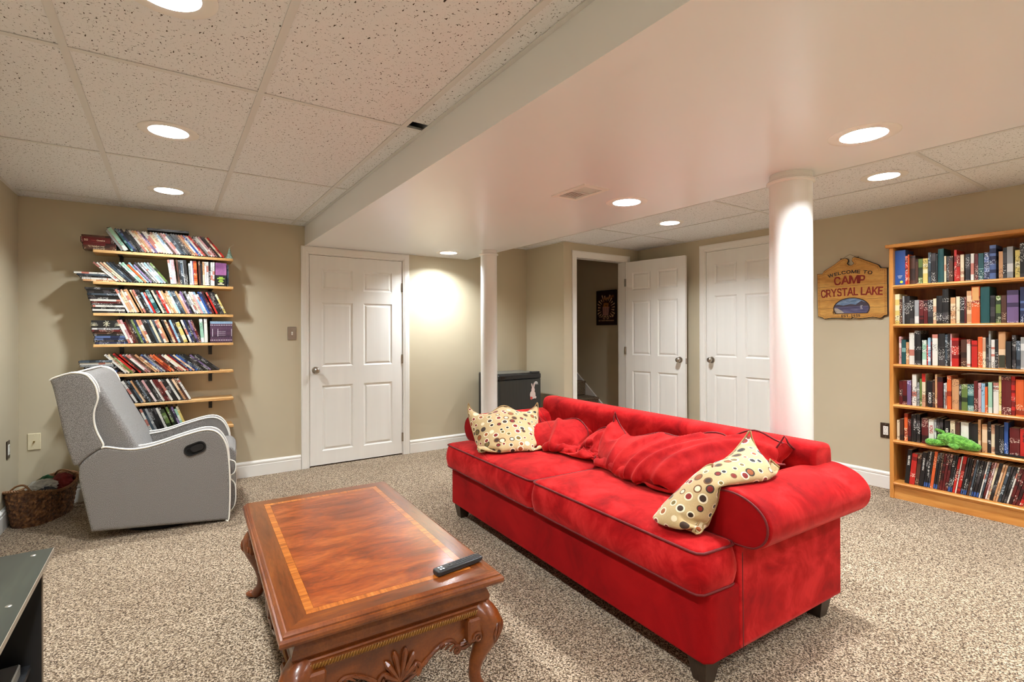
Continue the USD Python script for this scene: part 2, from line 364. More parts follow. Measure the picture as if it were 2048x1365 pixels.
def lamp(x, y, z, label, group=None):
    t = thing('recessed_light', label, 'ceiling light', (x, y, z), group=group)
    part(t, 'trim_ring', lathe([(LR - .002, .004), (LR - .002, -.003), (LR + .012, -.006), (LR + .034, -.004), (LR + .040, -.0005), (LR + .040, .0)], 40), trimring_m, smooth=40)
    part(t, 'baffle', lathe([(LR - .001, 0), (LR - .010, .05), (LR - .012, .085), (.0, .0855)], 40), can_m, smooth=40)
    part(t, 'bulb', lathe([(0, .046), (.030, .047), (.050, .052), (.060, .064), (.054, .076), (.03, .084)], 32), bulb_m, smooth=60)
    part(t, 'socket_spring', [tube([(LR - .012, .01, .03), (LR - .03, .008, .035), (LR - .012, -.012, .05)], .002, 5)], nickel_m)
    return t
pos = ['nearest the far wall', 'second from the far wall', 'third from the far wall', 'behind the top of the picture', 'further back still', 'at the rear']
for k, (x, y) in enumerate(lamps_left): lamp(x, y, ZC + .003, 'round recessed light in the left tiled ceiling strip, ' + pos[k])
for k, (x, y) in enumerate(lamps_soffit): lamp(x, y, ZS, ['round recessed light in the soffit close to the far wall by the closed door', 'round recessed light in the soffit beside the air vent', 'round recessed light in the soffit in front of the thick column', 'recessed soffit light out of view', 'rear recessed soffit light out of view'][k])
for k, (x, y) in enumerate(lamps_right): lamp(x, y, ZC + .003, ['round recessed light in the right tiled ceiling above the open door', 'tilted glaring recessed light in the right tiled ceiling near the bookcase', 'recessed light in the right tiles out of view', 'rear recessed light in the right tiles'][k])
lamp(4.05, 4.95, 2.62, 'unseen ceiling lamp added to brighten the stairs'); lamp(4.05, 5.75, 2.62, 'second unseen ceiling lamp added to brighten the stairs')  # unseen lamps added to brighten the stairwell beyond the doorway

# ------------------------------------------------------------------ air vent in the soffit
t = thing('air_vent', 'white metal air register with open dark louvres set in the soffit', 'air vent', (0, 0, ZS))
fr = shapely.box(VX0, VY0, VX1, VY1).difference(shapely.box(VX0 + .03, VY0 + .03, VX1 - .03, VY1 - .03))
part(t, 'frame', ext(fr, .007, -.006), white_m)
part(t, 'duct', [B(VX0 + .03, VX1 - .03, VY0 + .03, VY1 - .03, .04, .05)], dark_m)
mid = VY0 + .135
for k in range(9):
    y = VY0 + .037 + k * .0105
    part(t, 'louvre', T(B(VX0 + .03, VX1 - .03, -.0008, .0008, -.006, .006), (0, y, .004), rx=18), white_m)
for k in range(9):
    y = mid + .012 + k * .0112
    part(t, 'louvre', T(B(VX0 + .03, VX1 - .03, -.0008, .0008, -.0062, .0062), (0, y, .003), rx=-62), white_m)
part(t, 'divider', [B(VX0 + .03, VX1 - .03, mid - .002, mid + .005, -.004, .004)], white_m)
part(t, 'damper_lever', [B(VX1 - .05, VX1 - .046, VY0 + .05, VY0 + .054, -.014, .004)], white_m)

# ------------------------------------------------------------------ columns
def column(x, y, r, label):
    t = thing('column', label, 'column', (x, y, 0))
    part(t, 'shaft', lathe([(r + .0, 0), (r, .3), (r, ZS - .05)], 48), column_m, smooth=40)
    z = ZS - .05
    part(t, 'capital', lathe([(r, z), (r + .006, z + .001), (r + .012, z + .006), (r + .013, z + .012), (r + .009, z + .017), (r + .004, z + .019), (r + .004, z + .023), (r - .001, z + .026), (r - .001, ZS)], 48), column_m, smooth=40)
    part(t, 'base_ring', lathe([(r, .06), (r + .012, .05), (r + .016, .03), (r + .02, .02), (r + .02, 0)], 48), column_m, smooth=40)
column(2.576, 1.315, .0965, 'thick round white column behind the near end of the red sofa')
column(2.559, 4.177, .0797, 'slender round white column in front of the small fridge')

# ------------------------------------------------------------------ baseboards
BP = [(0, 0), (.013, 0), (.013, .094), (.010, .100), (.0125, .106), (.0125, .118), (.006, .128), (.004, .132), (0, .132)]
def base_run(name, p0, p1, label):       # wall on the left of the direction p0 -> p1
    p0, p1 = np.array(p0, float), np.array(p1, float); L = np.linalg.norm(p1 - p0); d = (p1 - p0) / L; nrm = np.array([d[1], -d[0]])
    m = ext(BP, L)   # outline (offset, z), thickness along the run
    V = m.vertices; W = np.stack([p0[0] + nrm[0] * V[:, 0] + d[0] * V[:, 2], p0[1] + nrm[1] * V[:, 0] + d[1] * V[:, 2], V[:, 1]], 1)
    mm = trimesh.Trimesh(W, m.faces, process=False); mm.fix_normals(); solo(name, mm, white_m, label, kind='structure')
cw = .066
base_run('baseboard_back', (XL, D), (DX0 - cw - .01, D), 'white baseboard under the wall shelves')
base_run('baseboard_back', (DX1 + cw + .01, D), (X1, D), 'white baseboard right of the closed door')
base_run('baseboard_left', (XL, YB), (XL, D), 'white baseboard along the left wall')
base_run('baseboard_alcove', (X1, D), (X1, Y1), 'white baseboard beside the fridge')
base_run('baseboard_stairs', (X1, Y1), (KX0 - cw - .01, Y1), 'short white baseboard left of the doorway')
base_run('baseboard_right', (XR, Y1), (XR, EY1 + cw + .01), 'white baseboard behind the open door')
base_run('baseboard_right', (XR, EY0 - cw - .01), (XR, YB), 'white baseboard along the right wall')

# ------------------------------------------------------------------ doors
def door_leaf(t, w, h, knob_x, thick=.035, both=True):
    """leaf in local x 0..w, z 0..h, front at y = 0 facing -y"""
    px = [(.121 * w, .445 * w), (.560 * w, .884 * w)]
    pz = [(.065 * h, .378 * h), (.468 * h, .776 * h), (.836 * h, .937 * h)]
    hol = [(a, b, c, d) for a, b in px for c, d in pz]
    fr = shapely.box(0, 0, w, h)
    for a, b, c, d in hol: fr = fr.difference(shapely.box(a, c, b, d))
    front = plane(ext(fr, .009), 'xz')
    part(t, 'door_slab', [front, B(0, w, .009, thick - .009, 0, h), T(front, (0, thick - .009, 0))], door_m)
    for a, b, c, d in hol:
        r = (a, b, c, d); pr = []
        x0, x1, z0, z1 = a, b, c, d
        prof = [(0., .0005), (.012, .0075), (.018, .0082), (.030, .0030), (.034, .0022)]
        V = []; F = []
        for i, y in prof: V += [[x0 + i, y, z0 + i], [x1 - i, y, z0 + i], [x1 - i, y, z1 - i], [x0 + i, y, z1 - i]]
        for j in range(len(prof) - 1):
            for k in range(4):
                l = (k + 1) % 4; F += [[4 * j + k, 4 * j + l, 4 * j + 4 + l], [4 * j + k, 4 * j + 4 + l, 4 * j + 4 + k]]
        o = 4 * (len(prof) - 1); F += [[o, o + 1, o + 2], [o, o + 2, o + 3]]
        V, F = np.array(V), np.array(F); m1 = trimesh.Trimesh(V[F.ravel()], np.arange(F.size).reshape(-1, 3), process=False)
        m2 = m1.copy(); m2.vertices[:, 1] = thick - m2.vertices[:, 1]; m2.faces = m2.faces[:, ::-1]
        part(t, 'door_panel', [m1, m2] if both else [m1], door_m)
    knob = lathe([(.0, -.062), (.012, -.061), (.023, -.055), (.0275, -.045), (.026, -.034), (.017, -.026), (.0105, -.022), (.0105, -.009), (.030, -.007), (.033, -.003), (.033, 0)], 28)
    kz = .442 * h + .02
    k1 = T(knob, rx=-90); k1.vertices = k1.vertices   # axis z -> y
    k1 = knob.copy(); k1.vertices = np.stack([knob.vertices[:, 0], knob.vertices[:, 2], knob.vertices[:, 1]], 1); k1.faces = k1.faces[:, ::-1]
    part(t, 'knob', T(k1, (knob_x, 0, kz)), nickel_m, smooth=40, label='brushed metal door knob')
    if both:
        k2 = k1.copy(); k2.vertices[:, 1] *= -1; k2.faces = k2.faces[:, ::-1]; part(t, 'knob', T(k2, (knob_x, thick, kz)), nickel_m, smooth=40, label='brushed metal door knob')
    return kz
def hinges(t, x, y, zs, ax=0):
    for z in zs: part(t, 'hinge', [T(lathe([(0, 0), (.006, 0), (.006, .088), (0, .088)], 10), (x, y, z)), B(x - .012, x + .012, y, y + .004, z, z + .088)], nickel_m)
def casing(t, a, b, h, wall_face, axis, out, w=cw, th=.016):
    """three casing boards and the jamb round an opening a..b, on the wall face; out = -1/+1 direction out of the wall"""
    def prof_board(L):
        P = [(0, 0), (w, 0), (w, th * .8), (w - .012, th), (.022, th * .85), (.012, th * .55), (.003, th * .5), (0, th * .3)]
        return ext(P, L)     # x: across from the opening outwards, y: out of wall, z: along
    def place(V, F, f):
        W = np.array([f(*v) for v in V]); m = trimesh.Trimesh(W, F, process=False); m.fix_normals(); return m
    H = h + w
    for side in (0, 1):
        m = prof_board(H)
        def f(u, v, l, side=side):
            s = a - .006 - u if side == 0 else b + .006 + u
            z = min(l, H)
            z = z if z < H - 1e-6 else h + .006 + u     # mitred top
            return (s, wall_face + out * v, z) if axis == 'x' else (wall_face + out * v, s, z)
        part(t, 'casing', place(m.vertices, m.faces, f), white_m)
    m = prof_board(1.0)
    def f(u, v, l):
        s0, s1 = a - .006 - u, b + .006 + u; s = s0 + (s1 - s0) * l
        return (s, wall_face + out * v, h + .006 + u) if axis == 'x' else (wall_face + out * v, s, h + .006 + u)
    part(t, 'casing_head', place(m.vertices, m.faces, f), white_m)
    j0, j1 = (wall_face - out * .11, wall_face)
    for s0, s1, z0, z1 in ((a - g, a - .001, 0, h + g), (b + .001, b + g, 0, h + g), (a - g, b + g, h + .001, h + g)):
        part(t, 'jamb', B(s0, s1, j0, j1, z0, z1) if axis == 'x' else B(j0, j1, s0, s1, z0, z1), white_m)

t = thing('door_1', 'closed white six-panel door in the back wall', loc=(DX0 + .002, D + .004, .012), kind='structure')
door_leaf(t, DX1 - DX0 - .004, DH - .014, .052, both=False)
hinges(t, DX1 - DX0 + .002, -.006, (.12, .905, 1.62))
t = thing('trim_1', 'white casing round the closed back door', kind='structure'); casing(t, DX0, DX1, DH, D, 'x', -1)
t = thing('door_2', 'white six-panel door standing open beside the doorway to the stairs', loc=(KX1 - .004, Y1 - .012, .012), rz=-82, kind='structure')
door_leaf(t, .75, KH - .014, .75 - .062)
part(t, 'latch', [B(.7495, .7515, .008, .027, .87, .93)], nickel_m)
hinges(t, -.004, -.004, (.18, .95, 1.74))
t = thing('trim_2', 'white casing round the doorway to the stairs', kind='structure'); casing(t, KX0, KX1, KH, Y1, 'x', -1)
t = thing('door_3', 'closed white six-panel door in the right wall behind the thick column', loc=(XR + .004, EY1 - .002, .012), rz=-90, kind='structure')
door_leaf(t, EY1 - EY0 - .004, EH - .014, .062, both=False)
t = thing('trim_3', 'white casing round the right wall door', kind='structure'); casing(t, EY0, EY1, EH, XR, 'y', -1)

# ------------------------------------------------------------------ stairs seen through the doorway
brown_carpet = tinted('stair_carpet', srgb(84, 68, 52), srgb(160, 138, 112), 170., rough=.95, bump=.8, bscale=200., bdist=.006)
t = thing('staircase', 'carpeted brown stairs rising beyond the open doorway', 'stairs')
for k in range(1, 9):
    y0 = 4.56 + .25 * (k - 1)
    part(t, 'step', [B(3.61, XR - .021, y0, y0 + .3, .19 * (k - 1), .19 * k, .012), T(lathe([(0, 0), (.016, 0), (.016, 1.0), (0, 1.0)], 10), (3.61, y0 + .004, .19 * k - .016), ry=90)], brown_carpet)
sk = Polygon([(4.48, .0), (4.74, .28), (6.6, 1.69), (6.6, 1.0), (5.2, .0)])
m = plane(ext(sk, .018), 'yz'); m.apply_translation([XR - .018, 0, 0])
t2 = part(t, 'skirt_board', m, white_m, label='white sloping skirt board')
# ------------------------------------------------------------------ soft things: a small cloth solver for stuffed cushions
def cushion_sim(corners, size, n, pressure, steps, collide, seed=0, slack=1.0, grav=1.0, pin=.25, release=.6, thick=.05, iters=6, pins=()):
    """two sewn sheets, pulled to four corners (top-left, top-right, bottom-right, bottom-left), stuffed and dropped on what carries it"""
    rng = np.random.default_rng(seed); nx, ny = n; w, h = size[0] * slack, size[1] * slack
    F = np.arange(nx * ny).reshape(ny, nx); Bk = F.copy(); Bk[1:-1, 1:-1] = nx * ny + np.arange((nx - 2) * (ny - 2)).reshape(ny - 2, nx - 2)
    NV = nx * ny + (nx - 2) * (ny - 2)
    u, v = np.meshgrid(np.linspace(0, 1, nx), np.linspace(0, 1, ny)); c = np.asarray(corners, float)
    S = ((1 - u) * (1 - v))[..., None] * c[0] + (u * (1 - v))[..., None] * c[1] + (u * v)[..., None] * c[2] + ((1 - u) * v)[..., None] * c[3]
    nr = np.cross(c[1] - c[0], c[3] - c[0]); nr /= np.linalg.norm(nr)
    bul = (np.sin(u * math.pi) * np.sin(v * math.pi)) ** .5 * thick
    P = np.zeros((NV, 3)); P[F] = S + nr * bul[..., None]; P[Bk[1:-1, 1:-1]] = (S - nr * bul[..., None])[1:-1, 1:-1]
    P += (rng.random(P.shape) - .5) * .006
    dx, dy = w / (nx - 1), h / (ny - 1); dd = math.hypot(dx, dy); sets = []
    for G in (F, Bk):
        for s in (0, 1):
            sets += [(G[:, s:-1:2].ravel(), G[:, s + 1::2].ravel()[:G[:, s:-1:2].size], dx, 1.), (G[s:-1:2].ravel(), G[s + 1::2].ravel()[:G[s:-1:2].size], dy, 1.)]
            for q in (0, 1):
                a, b = G[s:-1:2, q:-1:2], G[s + 1::2, q + 1::2]; a, b = a[:b.shape[0], :b.shape[1]], b[:a.shape[0], :a.shape[1]]; sets.append((a.ravel(), b.ravel(), dd, .35))
                a, b = G[s:-1:2, q + 1::2], G[s + 1::2, q:-1:2]; k0, k1 = min(a.shape[0], b.shape[0]), min(a.shape[1], b.shape[1]); sets.append((a[:k0, :k1].ravel(), b[:k0, :k1].ravel(), dd, .35))
        for s in range(3):
            sets.append((G[:, s:-2:3].ravel(), G[:, s + 2::3][:, :G[:, s:-2:3].shape[1]].ravel(), 2 * dx, .06)); sets.append((G[s:-2:3].ravel(), G[s + 2::3][:G[s:-2:3].shape[0]].ravel(), 2 * dy, .06))
    q = lambda G: np.concatenate([np.stack([G[:-1, :-1], G[1:, :-1], G[1:, 1:]], -1).reshape(-1, 3), np.stack([G[:-1, :-1], G[1:, 1:], G[:-1, 1:]], -1).reshape(-1, 3)])
    tri = np.vstack([q(F), q(Bk)[:, ::-1]])
    if np.einsum('ij,ij->', P[tri[:, 0]], np.cross(P[tri[:, 1]], P[tri[:, 2]])) < 0: tri = tri[:, ::-1]
    ci = np.array([F[0, 0], F[0, -1], F[-1, -1], F[-1, 0]] + [F[int(round(pv * (ny - 1))), int(round(pu * (nx - 1)))] for pu, pv, _ in pins]); c = np.vstack([c] + [np.array([q_]) for _, _, q_ in pins]); V = np.zeros_like(P); dt = .02; soft = []
    for pu, pv, _ in pins:
        i0 = int(round(pu * (nx - 1))); j0 = int(round(pv * (ny - 1))); ii = [(i0, j0)] + [(i0 + k, j0) for k in range(-6, 7) if k and 0 <= i0 + k < nx]
        soft.append((np.array([F[j, i] for i, j in ii]), np.array([math.exp(-((i - i0) / 3.5) ** 2) for i, j in ii])))
    for st in range(steps):
        a, b, cc = P[tri[:, 0]], P[tri[:, 1]], P[tri[:, 2]]; nn = np.cross(b - a, cc - a); f = np.zeros_like(P)
        for k in range(3): np.add.at(f, tri[:, k], nn)
        V = V * .9 + dt * (f * pressure / (dx * dy) + np.array([0, 0, -1.5 * grav])); Q = P.copy(); P = P + V * dt
        for it in range(iters):
            for i, j, r, k in sets:
                d = P[j] - P[i]; L = np.linalg.norm(d, axis=1, keepdims=True) + 1e-9; e = k * .5 * (L - r) / L * d
                if k < .1: e = np.where(L < r, e, 0)
                P[i] += e; P[j] -= e
            kp = pin if st < steps * release else pin * .25
            P[ci[:4]] += (c[:4] - P[ci[:4]]) * kp
            for (pidx, pw), tgt in zip(soft, c[4:]): P[pidx] += (tgt - P[pidx[0]]) * pw[:, None] * kp * .35
            P = collide(P)
        V = (P - Q) / dt
    rim = np.concatenate([F[0, :-1], F[:-1, -1], F[-1, :0:-1], F[:0:-1, 0]])
    U = np.zeros((NV, 3)); U[F] = np.stack([u * size[0], v * size[1], 0 * u], -1); U[Bk[1:-1, 1:-1]] = U[F][1:-1, 1:-1]
    v2, f2 = trimesh.remesh.subdivide_loop(P, tri, 1)[:2]; uv = trimesh.remesh.subdivide_loop(U, tri, 1)[0][:, :2]
    m = trimesh.Trimesh(v2, f2, process=False); trimesh.smoothing.filter_taubin(m, .4, .42, 3)
    return m, smooth_curve(P[rim], len(rim), True), uv
def fold(m, uv, size, folds, side):
    """raised folds along polylines of cloth coordinates (0..1), on the side that faces the direction given"""
    U = uv / np.array(size); d = np.zeros(len(U)); N = m.vertex_normals
    for pts, amp, wd in folds:
        ls = LineString(smooth_curve(np.array(pts) * np.array(size), 30)); q = shapely.distance(shapely.points(uv), ls); d += amp * np.exp(-(q / wd) ** 2)
    w = np.clip(N @ np.array(side) * 2.2, 0, 1) * np.clip(np.minimum(U[:, 1], 1 - U[:, 1]) * 14, 0, 1)
    m.vertices = m.vertices + N * (d * w)[:, None]; return m

# ------------------------------------------------------------------ red sofa
def suede(name, c1, c2, c3, scale=7, SW=.45):
    n = {'tc': ('texture_coordinate', {}), 'n': ('noise_texture', dict(scale=scale, detail=5., roughness=.62, distortion=.6)), 'f': ('noise_texture', dict(scale=420., detail=2.)),
         'r': ('rgb_ramp', dict(ramp=[(.30, c1), (.47, c2), (.66, c3)])), 'b': ('bump', dict(strength=.25, distance=.0015)),
         'p': ('principled_bsdf', dict(roughness=.85, specular_ior_level=.15, sheen_weight=SW, sheen_roughness=.35, sheen_tint=(1., .22, .18)))}
    return M(name, n, [('tc.object', 'n.vector'), ('tc.object', 'f.vector'), ('n.fac', 'r.fac'), ('r.color', 'p.base_color'), ('f.fac', 'b.height'), ('b.normal', 'p.normal')])
suede_m = suede('red_suede', srgb(124, 1, 5), srgb(160, 8, 12), srgb(194, 34, 34))
suede_d = suede('red_suede_panel', srgb(116, 0, 2), srgb(138, 1, 5), srgb(152, 6, 9), 4, .10)  # darker suede copy: shade on the base and arm fronts put into its colour
pipe_r = flat('red_piping', srgb(104, 8, 10), .7)
darkwood_m = tinted('dark_leg_wood', (.018, .009, .005), (.035, .018, .010), 30., rough=.35, stretch=(6, 6, 1))
sofa = thing('sofa', 'large red suede sofa with rolled arms and loose back cushions', 'sofa', (1.505, 1.045, 0), -1.7)
SL = 2.015
base_out = resample(np.array(shapely.box(0, .004, .90, SL - .004).buffer(-.03).buffer(.03, 5).exterior.coords)[:-1], 150)
part(sofa, 'base', slab(base_out, .245, .012), suede_d, smooth=40, loc=(0, 0, .09))
for b, a in ((.06, .065), (.06, SL - .065), (.83, .065), (.83, SL - .065)):
    V = [(sx * s, sy * s, z) for z, s in ((0, .026), (.092, .042)) for sx in (-1, 1) for sy in (-1, 1)]
    part(sofa, 'leg', T(trimesh.convex.convex_hull(np.array(V)), (b, a, 0)), darkwood_m)
def arm(side):
    # outline in (a, z): inner face, roll, outer face; side 0 = near end
    P = [(.15, .10), (.15, .45), (.152, .55), (.148, .60), (.125, .637), (.085, .657), (.03, .664), (-.02, .655), (-.07, .635), (-.105, .60), (-.117, .56), (-.108, .518), (-.08, .485), (-.045, .470), (-.008, .468), (0, .44), (0, .3), (0, .10)]
    if side: P = [(SL - a, z) for a, z in P]
    top = smooth_curve(P[1:15], 70); P = resample(np.vstack([[P[0]], top, P[15:]]), 110)
    if not Polygon(P).exterior.is_ccw: P = P[::-1]
    m = plane(slab(P, .735, .014, 3), 'yz'); m.apply_translation([.172, 0, 0])
    # the top swells towards the back like a stuffed roll
    b = m.vertices[:, 0]; z = m.vertices[:, 2]; m.vertices[:, 2] += np.where(z > .46, .012 * np.sin((b - .17) / .735 * math.pi), 0)
    p = part(sofa, 'arm', m, suede_m, smooth=45)
    F = [(.140, .47), (.142, .55), (.138, .595), (.115, .630), (.08, .649), (.03, .655), (-.02, .647), (-.065, .627), (-.097, .597), (-.108, .56), (-.10, .522), (-.075, .493), (-.04, .479), (.05, .474)]
    if side: F = [(SL - a, z) for a, z in F]
    F = smooth_curve(F, 80, True)
    if not Polygon(F).exterior.is_ccw: F = F[::-1]
    m = plane(slab(F, .014, .006, 2), 'yz'); m.apply_translation([.164, 0, 0]); part(sofa, 'arm_panel', m, suede_d, smooth=45)
    part(sofa, 'piping', tube(np.c_[np.full(80, .168), F], .0042, 6, True), pipe_r, smooth=True)
    a0 = .0 if not side else SL
    part(sofa, 'seam', tube([(.195, a0, .10), (.192, a0, .3), (.190, a0, .466)], .0022, 5), pipe_r, smooth=True)
arm(0); arm(1)
bk = smooth_curve([(.735, .12), (.735, .4), (.738, .66), (.745, .725), (.77, .748), (.81, .752), (.87, .745), (.895, .72), (.902, .6), (.90, .3), (.90, .12)], 60, True)
if not Polygon(bk).exterior.is_ccw: bk = bk[::-1]
m = plane(slab(bk, SL - .06, .022, 4), 'xz'); m.apply_translation([0, .03, 0]); a = m.vertices[:, 1]
m.fix_normals(); part(sofa, 'backrest', m, suede_m, smooth=45)
for k in range(2):
    if k == 0: Pn = [(-.03, .012), (.162, .004), (.164, .158), (.735, .158), (.735, 1.004), (-.03, 1.004)]
    else: Pn = [(-.03, 1.012), (.735, 1.012), (.735, SL - .158), (.164, SL - .158), (.162, SL - .004), (-.03, SL - .012)]
    pg = Polygon(Pn).buffer(.03, 6).buffer(-.06, 6).buffer(.03, 6)
    wr = lambda x, y, d, k=k: .009 * (meshkit.fbm(np.c_[x * 5, y * 9, 0 * x + 3 * k], 3, 5 + k) - .5) * np.clip(d / .08, 0, 1) - .012 * np.exp(-(((x - .38) / .2) ** 2 + ((y - (.5 + 1.0 * k)) / .3) ** 2))
    m, bd = padded(pg, .337, .486, crown=.030, edge=.016, step=.022, bulge=.014, fn=wr)
    part(sofa, 'seat_cushion', m, suede_m, smooth=50)
    part(sofa, 'piping', tube(np.c_[inset(bd[:, :2], -.002), bd[:, 2] + .004], .0045, 6, True), pipe_r, smooth=True)
    part(sofa, 'piping', tube(np.c_[inset(bd[:, :2], -.003), np.full(len(bd), .341)], .0045, 6, True), pipe_r, smooth=True)
SEAT = .512
def sofa_collide(back=.738, extra=None):
    def f(P):
        b, a, z = P[:, 0], P[:, 1], P[:, 2]
        for lo in (True, False):      # arms
            aa = a if lo else SL - a
            top = .668 - np.clip(-aa, 0, .12) ** 2 * 4
            ins = (aa < .152) & (b > .165) & (z < top)
            dz, da, db = top - z, .152 - aa, b - .165
            mz = ins & (dz <= da) & (dz <= db); ma = ins & ~mz & (da <= db); mb = ins & ~mz & ~ma
            z = np.where(mz, top, z); a = np.where(ma, .152 if lo else SL - .152, a); b = np.where(mb, .165, b)
        sup = (b > -.03) & (a > 0) & (a < SL)
        z = np.where(sup, np.maximum(z, SEAT), z)
        ins = (b > back) & (z < .75); top = ins & (.75 - z < b - back); z = np.where(top, .75, z); b = np.where(ins & ~top, back, b)
        P = np.stack([b, a, z], 1)
        return extra(P) if extra else P
    return f
cush_m = suede('red_suede_loose', srgb(130, 5, 9), srgb(156, 14, 16), srgb(182, 32, 30), 9)
PRESS = .33
FOLDS = {11: [([(.20, .12), (.24, .35), (.22, .60), (.27, .80)], .020, .022), ([(.40, .10), (.33, .30), (.29, .55), (.30, .85)], .026, .020), ([(.58, .08), (.47, .25), (.38, .50), (.34, .80)], .022, .018),
              ([(.74, .06), (.58, .22), (.46, .45), (.40, .72)], .020, .018), ([(.86, .10), (.70, .16), (.58, .34), (.52, .60)], .020, .022), ([(.04, .10), (.10, .40), (.16, .70), (.30, .90)], .012, .03),
              ([(.10, .78), (.30, .86), (.55, .84), (.75, .74)], .014, .016), ([(.12, .90), (.35, .94), (.60, .91)], .010, .012), ([(.95, .2), (.88, .45), (.78, .62)], .016, .02), ([(.70, .35), (.62, .55), (.60, .75)], -.014, .02)],
         23: [([(.15, .15), (.30, .30), (.40, .55), (.38, .85)], .018, .022), ([(.35, .08), (.45, .25), (.52, .50), (.48, .80)], .022, .020), ([(.62, .06), (.60, .30), (.52, .55), (.44, .75)], .020, .018),
              ([(.80, .08), (.72, .28), (.64, .50), (.60, .80)], .024, .020), ([(.93, .12), (.86, .35), (.80, .60), (.78, .85)], .018, .018), ([(.10, .55), (.30, .70), (.55, .72)], .012, .018), ([(.30, .88), (.60, .86), (.9, .8)], .012, .014), ([(.70, .45), (.85, .40)], -.014, .02)]}
specs = [([(.62, 1.085, .80), (.71, .13, .81), (.60, .035, .685), (.46, .95, .53)], (1.04, .62), 11, [(.33, 0, (.655, .77, .70)), (.6, 0, (.68, .45, .76)), (.8, 0, (.70, .27, .82))]),
         ([(.53, 1.80, .735), (.64, 1.07, .695), (.50, .98, .53), (.46, 1.86, .52)], (.96, .60), 23, [(.45, 0, (.62, 1.42, .695)), (.8, 0, (.64, 1.17, .68))])]
for (cn, sz, sd, pn) in specs:
    m, rim, uv = cushion_sim(cn, sz, (64, 40), PRESS, 150, sofa_collide(), seed=sd, slack=1.12, thick=.08, release=1., pin=.3, pins=pn)
    m = fold(m, uv, sz, FOLDS[sd], (-.75, -.2, .6))
    part(sofa, 'back_cushion', m, cush_m, smooth=True)
    part(sofa, 'piping', tube(rim, .004, 6, True), pipe_r, smooth=True)

# ------------------------------------------------------------------ throw pillows with the ringed dots
def dots_material():
    n = {'tc': ('texture_coordinate', {}), 'v': ('voronoi_texture', dict(dimensions='2D', scale=24., randomness=.55)), 'bw': ('separate_color', {}),
         'uv': ('uvmap', dict(attribute='st')), 'wn': ('white_noise_texture', dict(dimensions='3D')),
         'sz': ('map_range', dict(from_min=0., from_max=1., to_min=.62, to_max=1.35)), 'dv': ('math', dict(math_type='divide')),
         'core': ('rgb_ramp', dict(ramp=[(0, srgb(58, 38, 24)), (.2, srgb(58, 38, 24)), (.21, srgb(126, 26, 20)), (.42, srgb(126, 26, 20)), (.43, srgb(150, 78, 30)), (.58, srgb(150, 78, 30)), (.59, srgb(228, 212, 176)), (.72, srgb(228, 212, 176)), (.73, srgb(112, 92, 40)), (.88, srgb(112, 92, 40)), (.89, srgb(30, 26, 24)), (1, srgb(30, 26, 24))], interpolate=False)),
         'ring': ('rgb_ramp', dict(ramp=[(0, srgb(232, 216, 184)), (.45, srgb(232, 216, 184)), (.46, srgb(110, 70, 34)), (.65, srgb(110, 70, 34)), (.66, srgb(226, 208, 172)), (.85, srgb(226, 208, 172)), (.86, srgb(60, 44, 30)), (1, srgb(60, 44, 30))], interpolate=False)),
         'c1': ('math', dict(math_type='less_than', value2=.225)), 'c2': ('math', dict(math_type='less_than', value2=.335)),
         'wv': ('noise_texture', dict(scale=300., detail=2.)), 'base': ('mix_color', dict(a=srgb(176, 146, 98), b=srgb(204, 178, 132))),
         'm1': ('mix_color', {}), 'm2': ('mix_color', {}), 'b': ('bump', dict(strength=.2, distance=.001)), 'p': ('principled_bsdf', dict(roughness=.75, specular_ior_level=.25, sheen_weight=.2))}
    l = [('uv.UV', 'v.vector'), ('v.color', 'bw.color'), ('bw.r', 'sz.value'), ('v.distance', 'dv.value1'), ('sz.result', 'dv.value2'), ('dv.value', 'c1.value1'), ('dv.value', 'c2.value1'),
         ('bw.g', 'core.fac'), ('bw.b', 'ring.fac'), ('tc.object', 'wv.vector'), ('wv.fac', 'base.fac'), ('base.result', 'm1.a'), ('ring.color', 'm1.b'), ('c2.value', 'm1.fac'),
         ('m1.result', 'm2.a'), ('core.color', 'm2.b'), ('c1.value', 'm2.fac'), ('m2.result', 'p.base_color'), ('wv.fac', 'b.height'), ('b.normal', 'p.normal')]
    return M('dotted_fabric', n, l)
dots_m = dots_material()
pipe_t = flat('tan_piping', srgb(168, 138, 92), .7)
def throw(label, cn, sz, n, press, steps, sd, slack, thick, extra=None, pin=.25, release=.6, pins=()):
    m, rim, uv = cushion_sim(cn, sz, n, press, steps, sofa_collide(extra=extra), seed=sd, slack=slack, thick=thick, pin=pin, release=release, pins=pins)
    t = thing('throw_pillow', label, 'pillow', (1.505, 1.045, 0), -1.7, group='dotted throw pillows on the red sofa')
    usdkit.mesh(stage, str(t.GetPath()) + '/cover', m, dots_m, smooth=True, uv=uv)
    part(t, 'piping', tube(rim, .0035, 6, True), pipe_t, smooth=True)
def off_back(P):      # the loose back cushions hold the pillow off the backrest
    b, a, z = P.T; ins = (b > .53) & (z < .70); return np.stack([np.where(ins, .53, b), a, z], 1)
throw('tan throw pillow with ringed dots leaning at the far left end of the sofa', [(.06, 1.87, .785), (.50, 1.70, .775), (.41, 1.42, .515), (-.01, 1.57, .515)], (.47, .45), (40, 38), .38, 120, 5, 1.06, .06, pin=.5, release=1., pins=[(.5, 0, (.28, 1.79, .775))])
throw('folded tan throw pillow with ringed dots slumped over the near arm', [(.02, .20, .53), (.48, .15, .835), (.45, .05, .735), (.09, .10, .55)], (.60, .24), (48, 20), .42, 120, 9, 1.04, .05, pin=.6, release=1., pins=[(.5, 0, (.27, .19, .715)), (.5, 1, (.18, .06, .69))])
